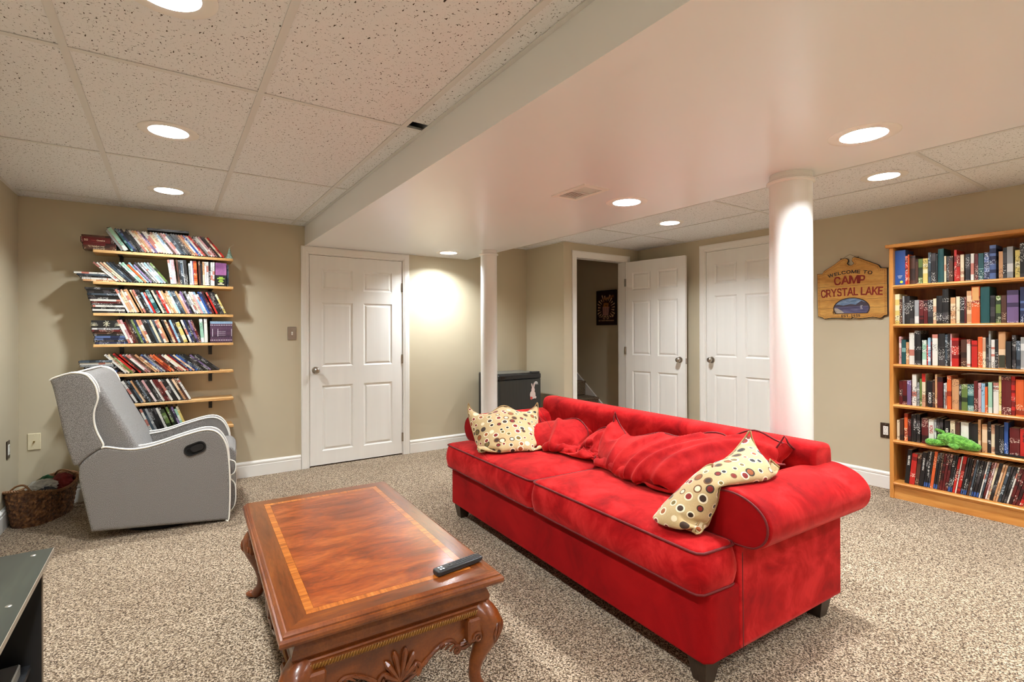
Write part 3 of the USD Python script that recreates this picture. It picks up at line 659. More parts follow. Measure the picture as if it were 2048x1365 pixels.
# ------------------------------------------------------------------ grey recliner
def heather(name, c1, c2, c3):
    n = {'tc': ('texture_coordinate', {}), 'n': ('noise_texture', dict(scale=420., detail=3., roughness=.75)), 'n2': ('noise_texture', dict(scale=40., detail=2.)),
         'mp': ('mapping', dict(scale=(1, 1, .55))), 'r': ('rgb_ramp', dict(ramp=[(.36, c1), (.5, c2), (.64, c3)])), 'b': ('bump', dict(strength=.12, distance=.001)), 'p': ('principled_bsdf', dict(roughness=.9, specular_ior_level=.15, sheen_weight=.15))}
    return M(name, n, [('tc.object', 'mp.vector'), ('mp.vector', 'n.vector'), ('n.fac', 'r.fac'), ('r.color', 'p.base_color'), ('n.fac', 'b.height'), ('b.normal', 'p.normal')])
grey_m = heather('grey_heather', srgb(74, 70, 67), srgb(124, 119, 114), srgb(168, 164, 160))
wpipe_m = flat('white_piping', srgb(240, 235, 224), .6)
ch = thing('recliner', 'grey fabric wingback recliner with white piping in the left corner', 'armchair', (-.39, 3.85, 0), -6)
CW = .65
ARM = [(.006, .061), (.695, .01), (.714, .021), (.72, .259), (.709, .452), (.688, .531), (.655, .582), (.614, .605), (.566, .607), (.503, .594), (.425, .572), (.349, .548), (.274, .531), (.202, .526), (.131, .54), (.075, .555), (.055, .549), (.007, .516), (-.034, .478), (-.05, .438), (-.05, .369), (-.034, .282), (-.014, .167)]
WING = [(-.178, .961), (-.164, .975), (-.099, .999), (-.058, 1.001), (-.016, .988), (.011, .955), (.03, .912), (.039, .857), (.036, .826), (.025, .787), (.02, .745), (.023, .695), (.035, .646), (.054, .598), (.064, .569), (.057, .55), (.005, .514), (-.036, .476), (-.05, .46), (-.075, .464), (-.088, .508), (-.114, .613), (-.162, .895)]
def xz_slab(P, y0, y1, r, n=3):
    P = np.asarray(P, float)
    if not Polygon(P).exterior.is_ccw: P = P[::-1]
    m = plane(slab(P, y1 - y0, r, n), 'xz'); m.apply_translation([0, y0, 0]); m.fix_normals(); return m
armP = resample(np.vstack([[ARM[0]], [ARM[1]], smooth_curve(ARM[1:16], 70)[1:], smooth_curve(ARM[16:] + [ARM[0]], 24)[:-1]]), 120)
wingP = smooth_curve(WING, 110, True)
armtop = smooth_curve(ARM[1:17], 80)
for y0, y1 in ((0, .115), (CW - .115, CW)):
    part(ch, 'arm', xz_slab(armP, y0, y1, .016), grey_m, smooth=45)
    for y in (y0 + .004, y1 - .004): part(ch, 'piping', tube(np.c_[armtop[:, 0] * 1.0, np.full(80, y), armtop[:, 1] + .001], .0058, 6), wpipe_m, smooth=True)
wf = smooth_curve(WING[0:16], 70)
for y0, y1, inner in ((.002, .062, .062), (CW - .062, CW - .002, CW - .062)):
    part(ch, 'wing', xz_slab(wingP, y0, y1, .018), grey_m, smooth=45)
    for y in (y0 + .005, y1 - .005): part(ch, 'piping', tube(np.c_[wf[:, 0], np.full(70, y), wf[:, 1]], .0055, 6), wpipe_m, smooth=True)
# white welt across the top between the wings
part(ch, 'piping', tube([(-.06, .03, 1.004), (-.058, .2, 1.006), (-.058, .45, 1.006), (-.06, CW - .03, 1.004)], .0055, 6), wpipe_m, smooth=True)
BKP = [(-.165, .93), (-.13, .985), (-.075, .998), (-.02, .99), (.012, .965), (.055, .885), (.11, .765), (.17, .64), (.215, .53), (.235, .44), (.20, .36), (-.02, .36), (-.075, .47), (-.115, .62), (-.15, .82)]
bkm = xz_slab(smooth_curve(BKP, 100, True), .05, CW - .05, .03, 4)
y = bkm.vertices[:, 1]; bkm.vertices[:, 0] += .02 * np.cos((y - CW / 2) / (CW - .1) * math.pi) * (bkm.vertices[:, 0] > -.02)
part(ch, 'backrest', bkm, grey_m, smooth=45)
for y in (.105, CW - .105):
    part(ch, 'piping', tube([(x + .006, y, z) for x, z in ((.048, .80), (.085, .745), (.135, .65), (.178, .56), (.20, .50), (.213, .44))], .0048, 6), wpipe_m, smooth=True)
SEATP = [(.16, .30), (.70, .285), (.735, .31), (.752, .36), (.752, .41), (.735, .452), (.69, .468), (.5, .462), (.3, .452), (.16, .44)]
part(ch, 'seat', xz_slab(smooth_curve(SEATP, 80, True), .117, CW - .117, .012), grey_m, smooth=45)
for z0, z1 in ((.268, .385), (.03, .258)):
    zm = (z0 + z1) / 2; P = smooth_curve([(.68, z0), (.715, z0 + .004), (.742, zm - .3 * (z1 - z0)), (.750, zm), (.745, zm + .3 * (z1 - z0)), (.715, z1 - .004), (.68, z1), (.66, zm)], 50, True)
    part(ch, 'footrest_pad', xz_slab(P, .10, CW - .10, .012), grey_m, smooth=45)
    for y in (.103, CW - .103):
        q = smooth_curve([(.70, z0 + .002), (.722, z0 + .008), (.745, zm - .3 * (z1 - z0)), (.752, zm), (.747, zm + .3 * (z1 - z0)), (.722, z1 - .008), (.70, z1 - .002)], 40)
        part(ch, 'piping', tube(np.c_[q[:, 0], np.full(len(q), y), q[:, 1]], .0045, 6), wpipe_m, smooth=True)
part(ch, 'body', B(.02, .69, .1, CW - .1, .06, .31), grey_m)
cap = LineString([(.503, .488), (.551, .504)]).buffer(.037, 12)
inn = LineString([(.503, .488), (.551, .504)]).buffer(.030, 12)
m = plane(ext(cap.difference(inn), .010), 'xz'); m.apply_translation([0, -.006, 0]); part(ch, 'handle_frame', m, black_m)
m = plane(ext(inn, .003), 'xz'); m.apply_translation([0, -.002, 0]); hp = part(ch, 'handle_cup', m, dark_m)
gl = flat('handle_gloss', (.01, .01, .012), .18)
m = plane(ext(LineString([(.525, .497), (.553, .506)]).buffer(.021, 8), .007), 'xz'); m.apply_translation([0, -.010, 0]); part(ch, 'handle_lever', m, gl)
part(ch, 'handle_grip', [B(.483, .508, -.006, -.001, z, z + .003) for z in (.478, .487, .496)], gl)
part(ch, 'swivel_base', [T(lathe([(0, .002), (.27, .002), (.275, .012), (.27, .02), (.1, .03), (.1, .09), (0, .09)], 40), (.36, CW / 2, 0))], black_m, smooth=40)

# ------------------------------------------------------------------ carved coffee table
def wood(name, c1, c2, c3, scale=9., stretch=(1, 1, .12), rough=.25, coat=.3, fine=160., detail=5.):
    n = {'tc': ('texture_coordinate', {}), 'mp': ('mapping', dict(scale=stretch)), 'n': ('noise_texture', dict(scale=scale, detail=detail, roughness=.6, distortion=.8)), 'f': ('noise_texture', dict(scale=fine, detail=2.)),
         'r': ('rgb_ramp', dict(ramp=[(.3, c1), (.5, c2), (.7, c3)])), 'rf': ('rgb_ramp', dict(ramp=[(.35, (.78, .76, .74)), (.6, (1, 1, 1))])), 'm': ('mix_color', dict(blend_type='multiply', fac=.8)),
         'p': ('principled_bsdf', dict(roughness=rough, coat_weight=coat, coat_roughness=.12))}
    return M(name, n, [('tc.object', 'mp.vector'), ('mp.vector', 'n.vector'), ('mp.vector', 'f.vector'), ('n.fac', 'r.fac'), ('f.fac', 'rf.fac'), ('r.color', 'm.a'), ('rf.color', 'm.b'), ('m.result', 'p.base_color')])
t_dark = wood('table_wood', srgb(84, 38, 12), srgb(112, 54, 17), srgb(134, 70, 24), 7, (1, .3, 1), .28)
t_border_y = wood('table_border_long', srgb(84, 38, 12), srgb(110, 54, 18), srgb(130, 70, 26), 14, (1, .12, 1), .2, .5)
t_border_x = wood('table_border_short', srgb(84, 38, 12), srgb(110, 54, 18), srgb(130, 70, 26), 14, (.12, 1, 1), .2, .5)
t_burl = wood('table_burl_veneer', srgb(96, 36, 10), srgb(136, 60, 20), srgb(160, 84, 36), 11, (.35, 1, 1), .2, .5, 90.)
t_band_y = wood('table_inlay_long', srgb(132, 66, 20), srgb(166, 92, 32), srgb(186, 114, 46), 30, (.1, 1.6, 1), .2, .5)
t_band_x = wood('table_inlay_short', srgb(132, 66, 20), srgb(166, 92, 32), srgb(186, 114, 46), 30, (1.6, .1, 1), .2, .5)
t_carve = wood('table_carving', srgb(70, 30, 9), srgb(100, 46, 15), srgb(124, 62, 22), 12, (1, 1, 1), .3, .4)
rope_m = flat('table_gilt_rope', srgb(128, 84, 28), .38, metallic=.25)
tb = thing('coffee_table', 'carved cherry coffee table with inlaid veneer top and curved legs', 'coffee table', (.2475, 1.45, 0), -2.2)
TW, TL, TZ = .664, 1.216, .435
rect = (-.012, TW + .012, -.012, TL + .012)
part(tb, 'top_edge', mitre(rect, [(.05, .397), (.012, .397), (.004, .400), (0, .408), (.001, .416), (.005, .4225), (.010, .4235), (.0105, .428), (.014, .431), (.018, TZ - .0012), (.022, TZ)]), t_dark, smooth=35)
def quad(P, z=TZ, d=.004):
    m = ext(Polygon(P), d, z - d); return m
i0 = .010; i1 = .070; i2 = .094
def ring4(a, b, my, mx, name, z):
    x0, x1, y0, y1 = a, TW - a, a, TL - a; X0, X1, Y0, Y1 = b, TW - b, b, TL - b
    part(tb, name, quad([(x0, y0), (X0, Y0), (X0, Y1), (x0, y1)], z), my); part(tb, name, quad([(x1, y0), (x1, y1), (X1, Y1), (X1, Y0)], z), my)
    part(tb, name, quad([(x0, y0), (x1, y0), (X1, Y0), (X0, Y0)], z), mx); part(tb, name, quad([(x0, y1), (X0, Y1), (X1, Y1), (x1, y1)], z), mx)
ring4(i0, i1, t_border_y, t_border_x, 'top_border', TZ)
ring4(i1 + .0004, i2, t_band_y, t_band_x, 'inlay_band', TZ)
part(tb, 'veneer_panel', quad([(i2 + .0004, i2 + .0004), (TW - i2 - .0004, i2 + .0004), (TW - i2 - .0004, TL - i2 - .0004), (i2 + .0004, TL - i2 - .0004)]), t_burl)
part(tb, 'frieze', mitre(rect, [(.052, .398), (.050, .388), (.046, .378), (.040, .366), (.036, .352), (.037, .342), (.043, .334), (.046, .331), (.040, .329), (.036, .325), (.037, .321), (.05, .320)]), t_dark, smooth=35)
# gilt rope moulding: slanted beads
beads = []; bx0, bx1, by0, by1 = .022, TW - .022, .022, TL - .022
bead = trimesh.creation.icosphere(subdivisions=1, radius=1.0)
def bead_row(p0, p1):
    L = np.linalg.norm(np.subtract(p1, p0)); n = int(L / .0085)
    for k in range(n):
        q = np.array(p0) + (np.array(p1) - np.array(p0)) * (k + .5) / n; d = (np.array(p1) - np.array(p0)) / L
        m = bead.copy(); m.apply_scale([.0040, .0055, .0105]); m.apply_transform(trimesh.transformations.rotation_matrix(.55, [0, 1, 0])); m.apply_transform(trimesh.transformations.rotation_matrix(math.atan2(d[1], d[0]), [0, 0, 1])); m.apply_translation([q[0], q[1], .3105]); beads.append(m)
bead_row((bx0, by0), (bx1, by0)); bead_row((bx0, by1), (bx1, by1)); bead_row((bx0, by0), (bx0, by1)); bead_row((bx1, by0), (bx1, by1))
part(tb, 'rope_moulding', [cat(beads)], rope_m, smooth=True, label='gilt rope moulding')
part(tb, 'moulding_strip', mitre((.018, TW - .018, .018, TL - .018), [(.02, .3215), (.002, .3205), (.004, .300), (.012, .298), (.02, .298)]), t_dark)
# aprons with a scalloped lower edge
def apron_edge(L, dips):
    P = smooth_curve(dips, 90); return P
def front_dips(L):
    c = L / 2; s = L / .56
    h = [(0, .222), (.018, .205), (.045, .192), (.07, .197), (.085, .218), (.105, .232), (.14, .226), (.19, .198), (.225, .168), (.28, .150)]
    h = [(x * s, z) for x, z in h]
    return h + [(L - x, z) for x, z in h[-2::-1]]
def apron(L, thick=.018):
    P = apron_edge(L, front_dips(L)); poly = Polygon(np.vstack([P, [[L, .305], [0, .305]]])).buffer(0); return plane(ext(poly, thick), 'xz'), P
def carve(L, P):
    """carved relief on an apron in local (x, y = 0 outwards is -y, z)"""
    ms = []
    ms.append(tube(np.c_[P[:, 0], np.full(len(P), -.001), P[:, 1] + .006], .0065, 6))
    for sgn in (1, -1):
        X = lambda x: L / 2 + sgn * x
        k = L / .56
        def scroll(cx, cz, r0, turns, a0, dirn, w):
            th = np.linspace(0, turns * 2 * math.pi, 26); rr = r0 * (1 - .78 * th / th[-1])
            return tube(np.c_[[X(cx + r * math.cos(a0 + dirn * q)) for r, q in zip(rr, th)], np.full(26, -.004), [cz + r * math.sin(a0 + dirn * q) for r, q in zip(rr, th)]], np.linspace(w, w * .75, 26), 6)
        ms.append(scroll(.045, .190, .024, 1.3, -1.2, 1, .0065))
        ms.append(scroll(.258 * k, .228, .022, 1.2, -2.6, 1, .006))
        ms.append(scroll(.200 * k, .200, .016, 1.1, 2.2, -1, .006))
        # acanthus leaf along the edge: ridges
        for j in range(7):
            f = j / 6; x0 = .075 * k + .10 * k * f
            ms.append(tube([(X(x0), -.003, .185 + .035 * math.sin(f * 2.6)), (X(x0 + .014), -.006, .199 + .035 * math.sin(f * 2.6)), (X(x0 + .034), -.003, .206 + .033 * math.sin(f * 2.6 + .3))], [.003, .0055, .002], 5))
        for j in range(3):
            ms.append(tube([(X(.205 * k + .01 * j), -.003, .208 + .008 * j), (X(.225 * k + .008 * j), -.006, .214 + .006 * j), (X(.242 * k), -.003, .210 + .010 * j)], [.003, .005, .002], 5))
    for a in (-62, -36, -12, 12, 36, 62):          # shell
        r = math.radians(a); q = .074 if abs(a) < 20 else .066 if abs(a) < 40 else .05
        ms.append(tube([(L / 2, -.004, .168), (L / 2 + .45 * q * math.sin(r), -.008, .175 + .45 * q * math.cos(r)), (L / 2 + q * math.sin(r), -.007, .180 + q * math.cos(r)), (L / 2 + 1.18 * q * math.sin(r), -.003, .182 + 1.16 * q * math.cos(r))], [.003, .0075, .0105, .004], 7))
    return cat(ms)
LF = TW - .13; a0, P0 = apron(LF)
part(tb, 'apron', T(a0, (.065, .040, 0)), t_dark); part(tb, 'apron_carving', T(carve(LF, P0), (.065, .040, 0)), t_carve, smooth=40)
part(tb, 'apron', T(a0, (.065, TL - .058, 0)), t_dark)
LSd = TL - .13; a1, P1 = apron(LSd); c1 = carve(LSd, P1)
part(tb, 'apron', T(a1, (.040, TL - .065, 0), rz=-90), t_dark); part(tb, 'apron_carving', T(c1, (.040, TL - .065, 0), rz=-90), t_carve, smooth=40)
part(tb, 'apron', T(a1, (TW - .040, .065, 0), rz=90), t_dark)
def leg(cx, cy, dx, dy):
    path = smooth_curve([(-.010, .300), (.012, .288), (.030, .262), (.030, .232), (.014, .190), (-.006, .145), (-.017, .100), (-.014, .060), (.004, .030), (.026, .014)], 40)
    rad = np.interp(path[:, 1], [.012, .028, .06, .10, .145, .19, .232, .262, .30], [.016, .024, .021, .021, .026, .034, .043, .046, .044])
    d = np.array([dx, dy]) / math.sqrt(2)
    V = np.c_[cx + d[0] * path[:, 0], cy + d[1] * path[:, 0], path[:, 1]]
    m = tube(V, rad, 16); m.vertices[:, 2] = np.maximum(m.vertices[:, 2], 0); p = part(tb, 'leg', m, t_dark, smooth=60)
    ms = [T(ico([.032, .022, .014], 2), (0, 0, 0))]
    foot = ms[0]; foot.apply_transform(trimesh.transformations.rotation_matrix(math.atan2(d[1], d[0]), [0, 0, 1])); foot.apply_translation([cx + d[0] * .035, cy + d[1] * .035, .0145]); part(tb, 'foot', foot, t_dark, smooth=60)
    cs = []
    t2 = np.array([-d[1], d[0]])
    for s in (-1, 1):
        for j, (w, z1) in enumerate(((.012, .16), (.022, .185), (.032, .205))):
            q = []
            for z in np.linspace(.272, z1, 9):
                off = np.interp(z, path[::-1, 1], path[::-1, 0]); r = np.interp(z, [.1, .145, .19, .232, .262, .30], [.021, .026, .034, .043, .046, .044])
                aa = s * w / .04 * (.4 + .6 * math.sin((z - z1) / (.272 - z1) * math.pi * .9 + .1)); q.append((cx + d[0] * (off + (r + .001) * math.cos(aa)) + t2[0] * (r + .001) * math.sin(aa), cy + d[1] * (off + (r + .001) * math.cos(aa)) + t2[1] * (r + .001) * math.sin(aa), z))
            cs.append(tube(q, np.r_[np.linspace(.004, .0055, 5), np.linspace(.005, .002, 4)], 6))
        th = np.linspace(0, 8, 22); rr = .016 * (1 - .75 * th / 8)
        for face in (0, 1):
            pass
    for (ux, uy, ox, oy) in ((1, 0, 0, dy), (0, 1, dx, 0)):      # scrolls on the two outer faces of the knee block
        th = np.linspace(0, 8, 24); rr = .017 * (1 - .75 * th / 8); s = -dx if ux else -dy
        cs.append(tube([(cx + ux * (s * (.030 + r * math.cos(q))) + ox * .047, cy + uy * (s * (.030 + r * math.cos(q))) + oy * .047, .238 + r * math.sin(q)) for r, q in zip(rr, th)], .0045, 6))
        part(tb, 'knee_block', B(*( (cx + s * .002, cx + s * .062) if ux else (cx + ox * .004, cx + ox * .044)), *((cy + oy * .004, cy + oy * .044) if ux else (cy + s * .002, cy + s * .062)), .222, .299, .006), t_dark)
    part(tb, 'knee_carving', cat(cs), t_carve, smooth=40)
for cx, cy, dx, dy in ((.062, .062, -1, -1), (TW - .062, .062, 1, -1), (.062, TL - .062, -1, 1), (TW - .062, TL - .062, 1, 1)): leg(cx + dx * .012, cy + dy * .012, dx, dy)

# ------------------------------------------------------------------ remote control on the table
rc_m = flat('remote_plastic', (.013, .013, .014), .32); key_m = flat('remote_keys', (.035, .036, .04), .4); keyw_m = flat('remote_key_print', srgb(200, 205, 210), .4)
_a = math.radians(-2.2); rp = np.array([.2475 + .56 * math.cos(_a) - .098 * math.sin(_a), 1.45 + .56 * math.sin(_a) + .098 * math.cos(_a)])
rm = thing('remote_control', 'black television remote control lying on the near right of the table', 'remote', (rp[0], rp[1], TZ + .0003), 6.5)
out = resample(np.array(shapely.box(-.092, -.0195, .092, .0195).buffer(-.008).buffer(.008, 5).exterior.coords)[:-1], 80)
body = slab(out, .019, .006, 3); body.vertices[:, 2] += np.where(body.vertices[:, 2] < .008, np.clip((np.abs(body.vertices[:, 0] - .0) - .05) / .042, 0, 1) ** 2 * .006 * (body.vertices[:, 0] > 0), 0)
part(rm, 'body', body, rc_m, smooth=40)
for i in range(9):
    for j in range(3):
        x = -.012 + i * .0105; 
        if x > .082: continue
        part(rm, 'key', slab(np.array(Point(x, -.0115 + j * .0115).buffer(.0036, 3).exterior.coords)[:-1], .0016, .0006, 1), key_m, loc=(0, 0, .0188))
part(rm, 'navigation_ring', T(lathe([(.004, 0), (.004, .0016), (.0105, .0016), (.011, 0)], 20), (-.036, 0, .0188)), key_m, smooth=30)
for i in range(2):
    for j in range(2): part(rm, 'app_key', B(-.078 + i * .010, -.071 + i * .010, -.012 + j * .014, -.004 + j * .014, .0188, .0202, .0006), keyw_m, label='pale app shortcut key')

# ------------------------------------------------------------------ low black media stand at the lower left
stand_m = wood('stand_top_wood', srgb(30, 33, 28), srgb(42, 46, 39), srgb(56, 60, 50), 5, (1.0, .10, 1), .38, .1, 60.)
edge_m = flat('stand_edge', srgb(150, 138, 120), .45)
st = thing('media_stand', 'low black wood-grain media stand against the left wall', 'media stand', (0, 0, 0))
part(st, 'top', B(-.86, -.352, .2, 2.478, .432, .450), stand_m)
part(st, 'edge_strip', [B(-.352, -.3505, .2, 2.478, .4335, .4505), ], edge_m)
black_w = flat('stand_black', (.006, .006, .007), .5); brown_p = flat('stand_panel', srgb(96, 80, 62), .5)
part(st, 'end_panel', [B(-.86, -.372, 2.385, 2.405, 0, .432)], black_w)
part(st, 'panel_edge', [B(-.372, -.370, 2.385, 2.405, 0, .432)], brown_p)
part(st, 'divider', [B(-.86, -.40, 1.92, 1.94, 0, .432)], brown_p)
part(st, 'back_panel', [B(-.865, -.86, .2, 2.4, 0, .432)], black_w)
part(st, 'shelf', [B(-.86, -.40, .2, 2.385, .07, .088)], black_w)
for (x, y) in ((-.40, 2.43), (-.385, 2.02), (-.50, 2.25), (-.60, 1.7), (-.62, 2.36)): part(st, 'screw_cap', T(lathe([(0, .002), (.006, .0016), (.008, 0)], 12), (x, y, .450)), steel_m, smooth=40)
solo('set_top_box', cat([B(-.64, -.415, 2.0, 2.33, .0885, .128, .004)]), flat('silver_box', (.5, .5, .48), .3, metallic=.8), 'small silver box on the shelf of the black media stand', 'media box')

# ------------------------------------------------------------------ seagrass basket with clothes in the corner
def basket_material():
    n = {'tc': ('texture_coordinate', {}), 'n': ('noise_texture', dict(scale=38., detail=4., roughness=.65)), 'f': ('noise_texture', dict(scale=260., detail=2.)), 'mp': ('mapping', dict(scale=(1, 1, .35))),
         'r': ('rgb_ramp', dict(ramp=[(.3, srgb(40, 22, 12)), (.48, srgb(92, 56, 30)), (.66, srgb(150, 104, 62))])), 'b': ('bump', dict(strength=.5, distance=.003)), 'p': ('principled_bsdf', dict(roughness=.6))}
    return M('seagrass', n, [('tc.object', 'n.vector'), ('tc.object', 'mp.vector'), ('mp.vector', 'f.vector'), ('n.fac', 'r.fac'), ('r.color', 'p.base_color'), ('f.fac', 'b.height'), ('b.normal', 'p.normal')])
sg = basket_material(); rope_b = flat('basket_rim', srgb(122, 82, 46), .6)
bs = thing('basket', 'brown woven seagrass basket full of clothes in the left corner', 'basket', (-.700, 4.565, 0), -24)
def basket_r(th, z, zt=.22):
    f = z / zt; a, b = .105 + .030 * f, .195 + .035 * f; p = 2.6
    return 1 / ((abs(math.cos(th)) / a) ** p + (abs(math.sin(th)) / b) ** p) ** (1 / p)
def rim_z(th): return .188 + .055 * abs(math.sin(th)) ** 3
NT = 240; rows = 44; V = []; cols = 34
for i in range(NT):
    th = 2 * math.pi * i / NT; zt = rim_z(th)
    for k in range(rows):
        z = zt * k / (rows - 1); ph = th * cols / (2 * math.pi); u = ph - math.floor(ph); col = math.floor(ph)
        s = (z / .030 + (.9 * (u if u < .5 else 1 - u)) + .37 * col) % 1.0       # leaf-shaped braid
        h = (math.sin(s * math.pi) ** .7) * (math.sin((u * 2 % 1) * math.pi) ** .6)
        r = basket_r(th, z) - .004 + .010 * h
        V.append((r * math.cos(th), r * math.sin(th), z))
part(bs, 'weave', trimesh.Trimesh(V, grid_faces(NT, rows, True), process=False), sg, smooth=50)
V = []
for i in range(80):
    th = 2 * math.pi * i / 80
    for k in range(6): r = basket_r(th, rim_z(th) * k / 5) - .012; V.append((r * math.cos(th), r * math.sin(th), rim_z(th) * k / 5 + .002))
inner = trimesh.Trimesh(V, grid_faces(80, 6, True)[:, ::-1], process=False)
part(bs, 'lining', [inner, T(ext([(basket_r(t_, 0) * math.cos(t_) * .95, basket_r(t_, 0) * math.sin(t_) * .95) for t_ in np.linspace(0, 2 * math.pi, 60, endpoint=False)], .006), (0, 0, .002))], sg)
for sgn in (1, -1):
    pts = np.array([((basket_r(th, rim_z(th)) - .002) * math.cos(th) + sgn * .005 * math.cos(th * 46), (basket_r(th, rim_z(th)) - .002) * math.sin(th) + sgn * .005 * math.cos(th * 46), rim_z(th) + sgn * .005 * math.sin(th * 46)) for th in np.linspace(0, 2 * math.pi, 420, endpoint=False)])
    part(bs, 'rim_braid', tube(pts, .0055, 6, True), rope_b, smooth=True)
for s in (1, -1):
    q = smooth_curve([(-.06, s * .205, .232), (-.03, s * .19, .262), (.01, s * .185, .268), (.045, s * .2, .25), (.06, s * .205, .232)], 26)
    part(bs, 'handle', tube(q, .006, 7), rope_b, smooth=True)
def cloth_lump(name, label, cat_, r, loc, rz, mat_, seed):
    m = ico([1, 1, 1], 4); p = m.vertices.copy()
    f = meshkit.fbm(p * 1.6 + seed * 7.3, 4, seed) - .5; ridge = np.abs(meshkit.fbm(p * [2.2, 4.5, 2.2] + seed, 3, seed + 9) - .5)
    p = p * (1 + .55 * f - .55 * ridge)[:, None]; p[:, 2] = np.where(p[:, 2] < 0, p[:, 2] * .6, p[:, 2]); m.vertices = p * np.array(r)
    a = math.radians(-24); loc = (-.700 + loc[0] * math.cos(a) - loc[1] * math.sin(a), 4.565 + loc[0] * math.sin(a) + loc[1] * math.cos(a), loc[2])
    solo(name, m, mat_, label, cat_, smooth=True, loc=loc, rz=rz)
cl = lambda n, c: tinted(n, tuple(.7 * k for k in c), c, 14., rough=.9, bump=.4, bscale=300., bdist=.002)
cloth_lump('shirt', 'pale grey shirt crumpled on top of the basket', 'shirt', (.085, .10, .055), (-.015, .02, .195), 20, cl('grey_cloth', srgb(176, 172, 162)), 3)
cloth_lump('shirt', 'light grey and white top at the near end of the basket', 'shirt', (.075, .085, .045), (-.02, -.11, .17), -10, cl('white_cloth', srgb(196, 194, 186)), 4)
cloth_lump('sweater', 'dark red sweater at the far end of the basket', 'sweater', (.07, .085, .075), (.045, .115, .185), 0, cl('maroon_cloth', srgb(110, 16, 16)), 5)
cloth_lump('scarf', 'green cloth tucked at the back of the basket', 'scarf', (.05, .08, .06), (-.05, .11, .195), 10, cl('green_cloth', srgb(30, 92, 60)), 6)
cloth_lump('trousers', 'dark navy clothes in the front of the basket', 'clothes', (.06, .09, .05), (.055, -.05, .165), 15, cl('navy_cloth', srgb(38, 40, 48)), 7)
ROWS = [(1, -0.269, 0.376, 33, 38, 'gwMtnkkkwcapvwwccwlhpwsskkhawbwrhgwpdkcr'), (2, -0.297, 0.007, 46, 37, 'wwccsskkmmolvkgwlge'), (2, 0.024, 0.299, 7, 0, 'wlPhksgKgwvOhkawwkww'), (3, -0.235, 0.384, 24, 24, 'wacwAawkklrsTckrwaaclssapvkgwcplwbnDrkkkY'), (4, -0.23, 0.212, 22, 20, 'wpdhkenawkkscswAkadlkkYwnkvd'), (4, 0.23, 0.252, 5, 2, 'mw'), (5, -0.245, 0.344, 42, 50, 'wceRrkwphacngdoohdwcrncbskkkvkkk'), (6, -0.254, 0.145, 28, 27, 'hwnkwksakskpkkwddwkkwkahw'), (7, -0.193, 0.118, 22, 20, 'okdRkwsgkkkwkEekvmy')]
STACKS = [(1, [(-0.49, -0.312, 'h'), (-0.493, -0.312, 'h'), (-0.493, -0.315, 'd'), (-0.497, -0.323, 'D'), (-0.51, -0.32, 'h')]), (2, [(-0.469, -0.315, 'a'), (-0.485, -0.321, 'w'), (-0.504, -0.335, 'k'), (-0.518, -0.347, 's'), (-0.534, -0.366, 'w')]), (3, [(-0.426, -0.261, 'k'), (-0.433, -0.264, 'w'), (-0.434, -0.267, 'k'), (-0.435, -0.261, 'w'), (-0.438, -0.27, 'k'), (-0.453, -0.273, 'd'), (-0.456, -0.28, 'w'), (-0.46, -0.287, 'k'), (-0.467, -0.287, 'k'), (-0.46, -0.291, 's'), (-0.458, -0.291, 'k'), (-0.456, -0.296, 'k'), (-0.453, -0.303, 'k')]), (4, [(-0.421, -0.247, 'n'), (-0.421, -0.253, 'k'), (-0.426, -0.256, 'n'), (-0.429, -0.253, 'n'), (-0.429, -0.256, 'k'), (-0.437, -0.262, 'h'), (-0.445, -0.267, 'd'), (-0.454, -0.27, 'g')]), (5, [(-0.471, -0.277, 'h'), (-0.473, -0.308, 'n'), (-0.479, -0.3, 'k'), (-0.484, -0.308, 'k'), (-0.5, -0.331, 'g'), (-0.518, -0.334, 'w'), (-0.503, -0.337, 's')]), (6, [(-0.349, -0.263, 'w'), (-0.357, -0.277, 'k'), (-0.366, -0.286, 'h'), (-0.374, -0.292, 'k')])]
S1 = '1514,63,255B 1449,19,208r 1429,9,217o 1417,31,206h 1385,16,179h 1368,24,178e 1341,28,177y 1312,15,217s 1295,26,210k 1268,10,203k 1255,31,234t 1220,10,180c 1209,12,178k 1195,22,177h 1169,13,216r 1155,18,180R 1135,19,179c 1108,23,179k 1081,16,179w 1063,18,175d 1043,26,176t 1015,26,178n 987,31,221N 945,20,176a 924,18,198k 905,28,201g 868,22,174y 845,21,218k'
S2 = '1510,27,220y 1481,16,182h 1463,11,203g 1450,31,202k 1418,25,171k 1391,25,170g 1364,27,169d 1336,21,169d 1312,27,167k 1284,18,175c 1264,31,193k 1231,33,239k 1189,26,178a 1159,19,182c 1138,22,176k 1114,9,177d 1104,25,217a 1078,42,244o 1032,44,239t 984,23,178k 959,24,176e 934,25,178h 905,53,207v 846,26,225n'
S3 = '1485,14,200p 1468,24,178t 1442,16,160a 1424,31,229w 1390,36,244k 1348,25,176m 1321,6,144r 1314,15,194l 1297,7,166d 1288,30,217w 1255,35,222k 1218,12,216s 1205,12,222k 1191,7,223p 1183,37,193R 1135,29,183h 1103,18,184w 1080,29,177r 1047,23,203o 1023,15,197c 1006,11,197k 994,9,242g 982,17,184w 963,15,187k 947,33,236A 911,25,175k 882,16,214k 864,18,179s 844,19,201g'
S4 = '1484,20,174d 1463,25,176d 1436,24,179v 1410,6,181d 1404,24,226w 1379,15,169g 1362,13,196e 1348,20,233c 1317,27,182k 1288,12,194h 1274,12,233a 1260,29,215d 1225,8,175g 1216,6,179w 1208,22,230o 1183,37,209A 1144,11,172k 1131,30,175e 1100,31,178t 1067,18,203d 1047,15,192p 1030,17,191l 1012,12,169o 997,19,201m 972,26,200w 945,12,246y 931,43,247d 887,18,247r 866,36,229o'
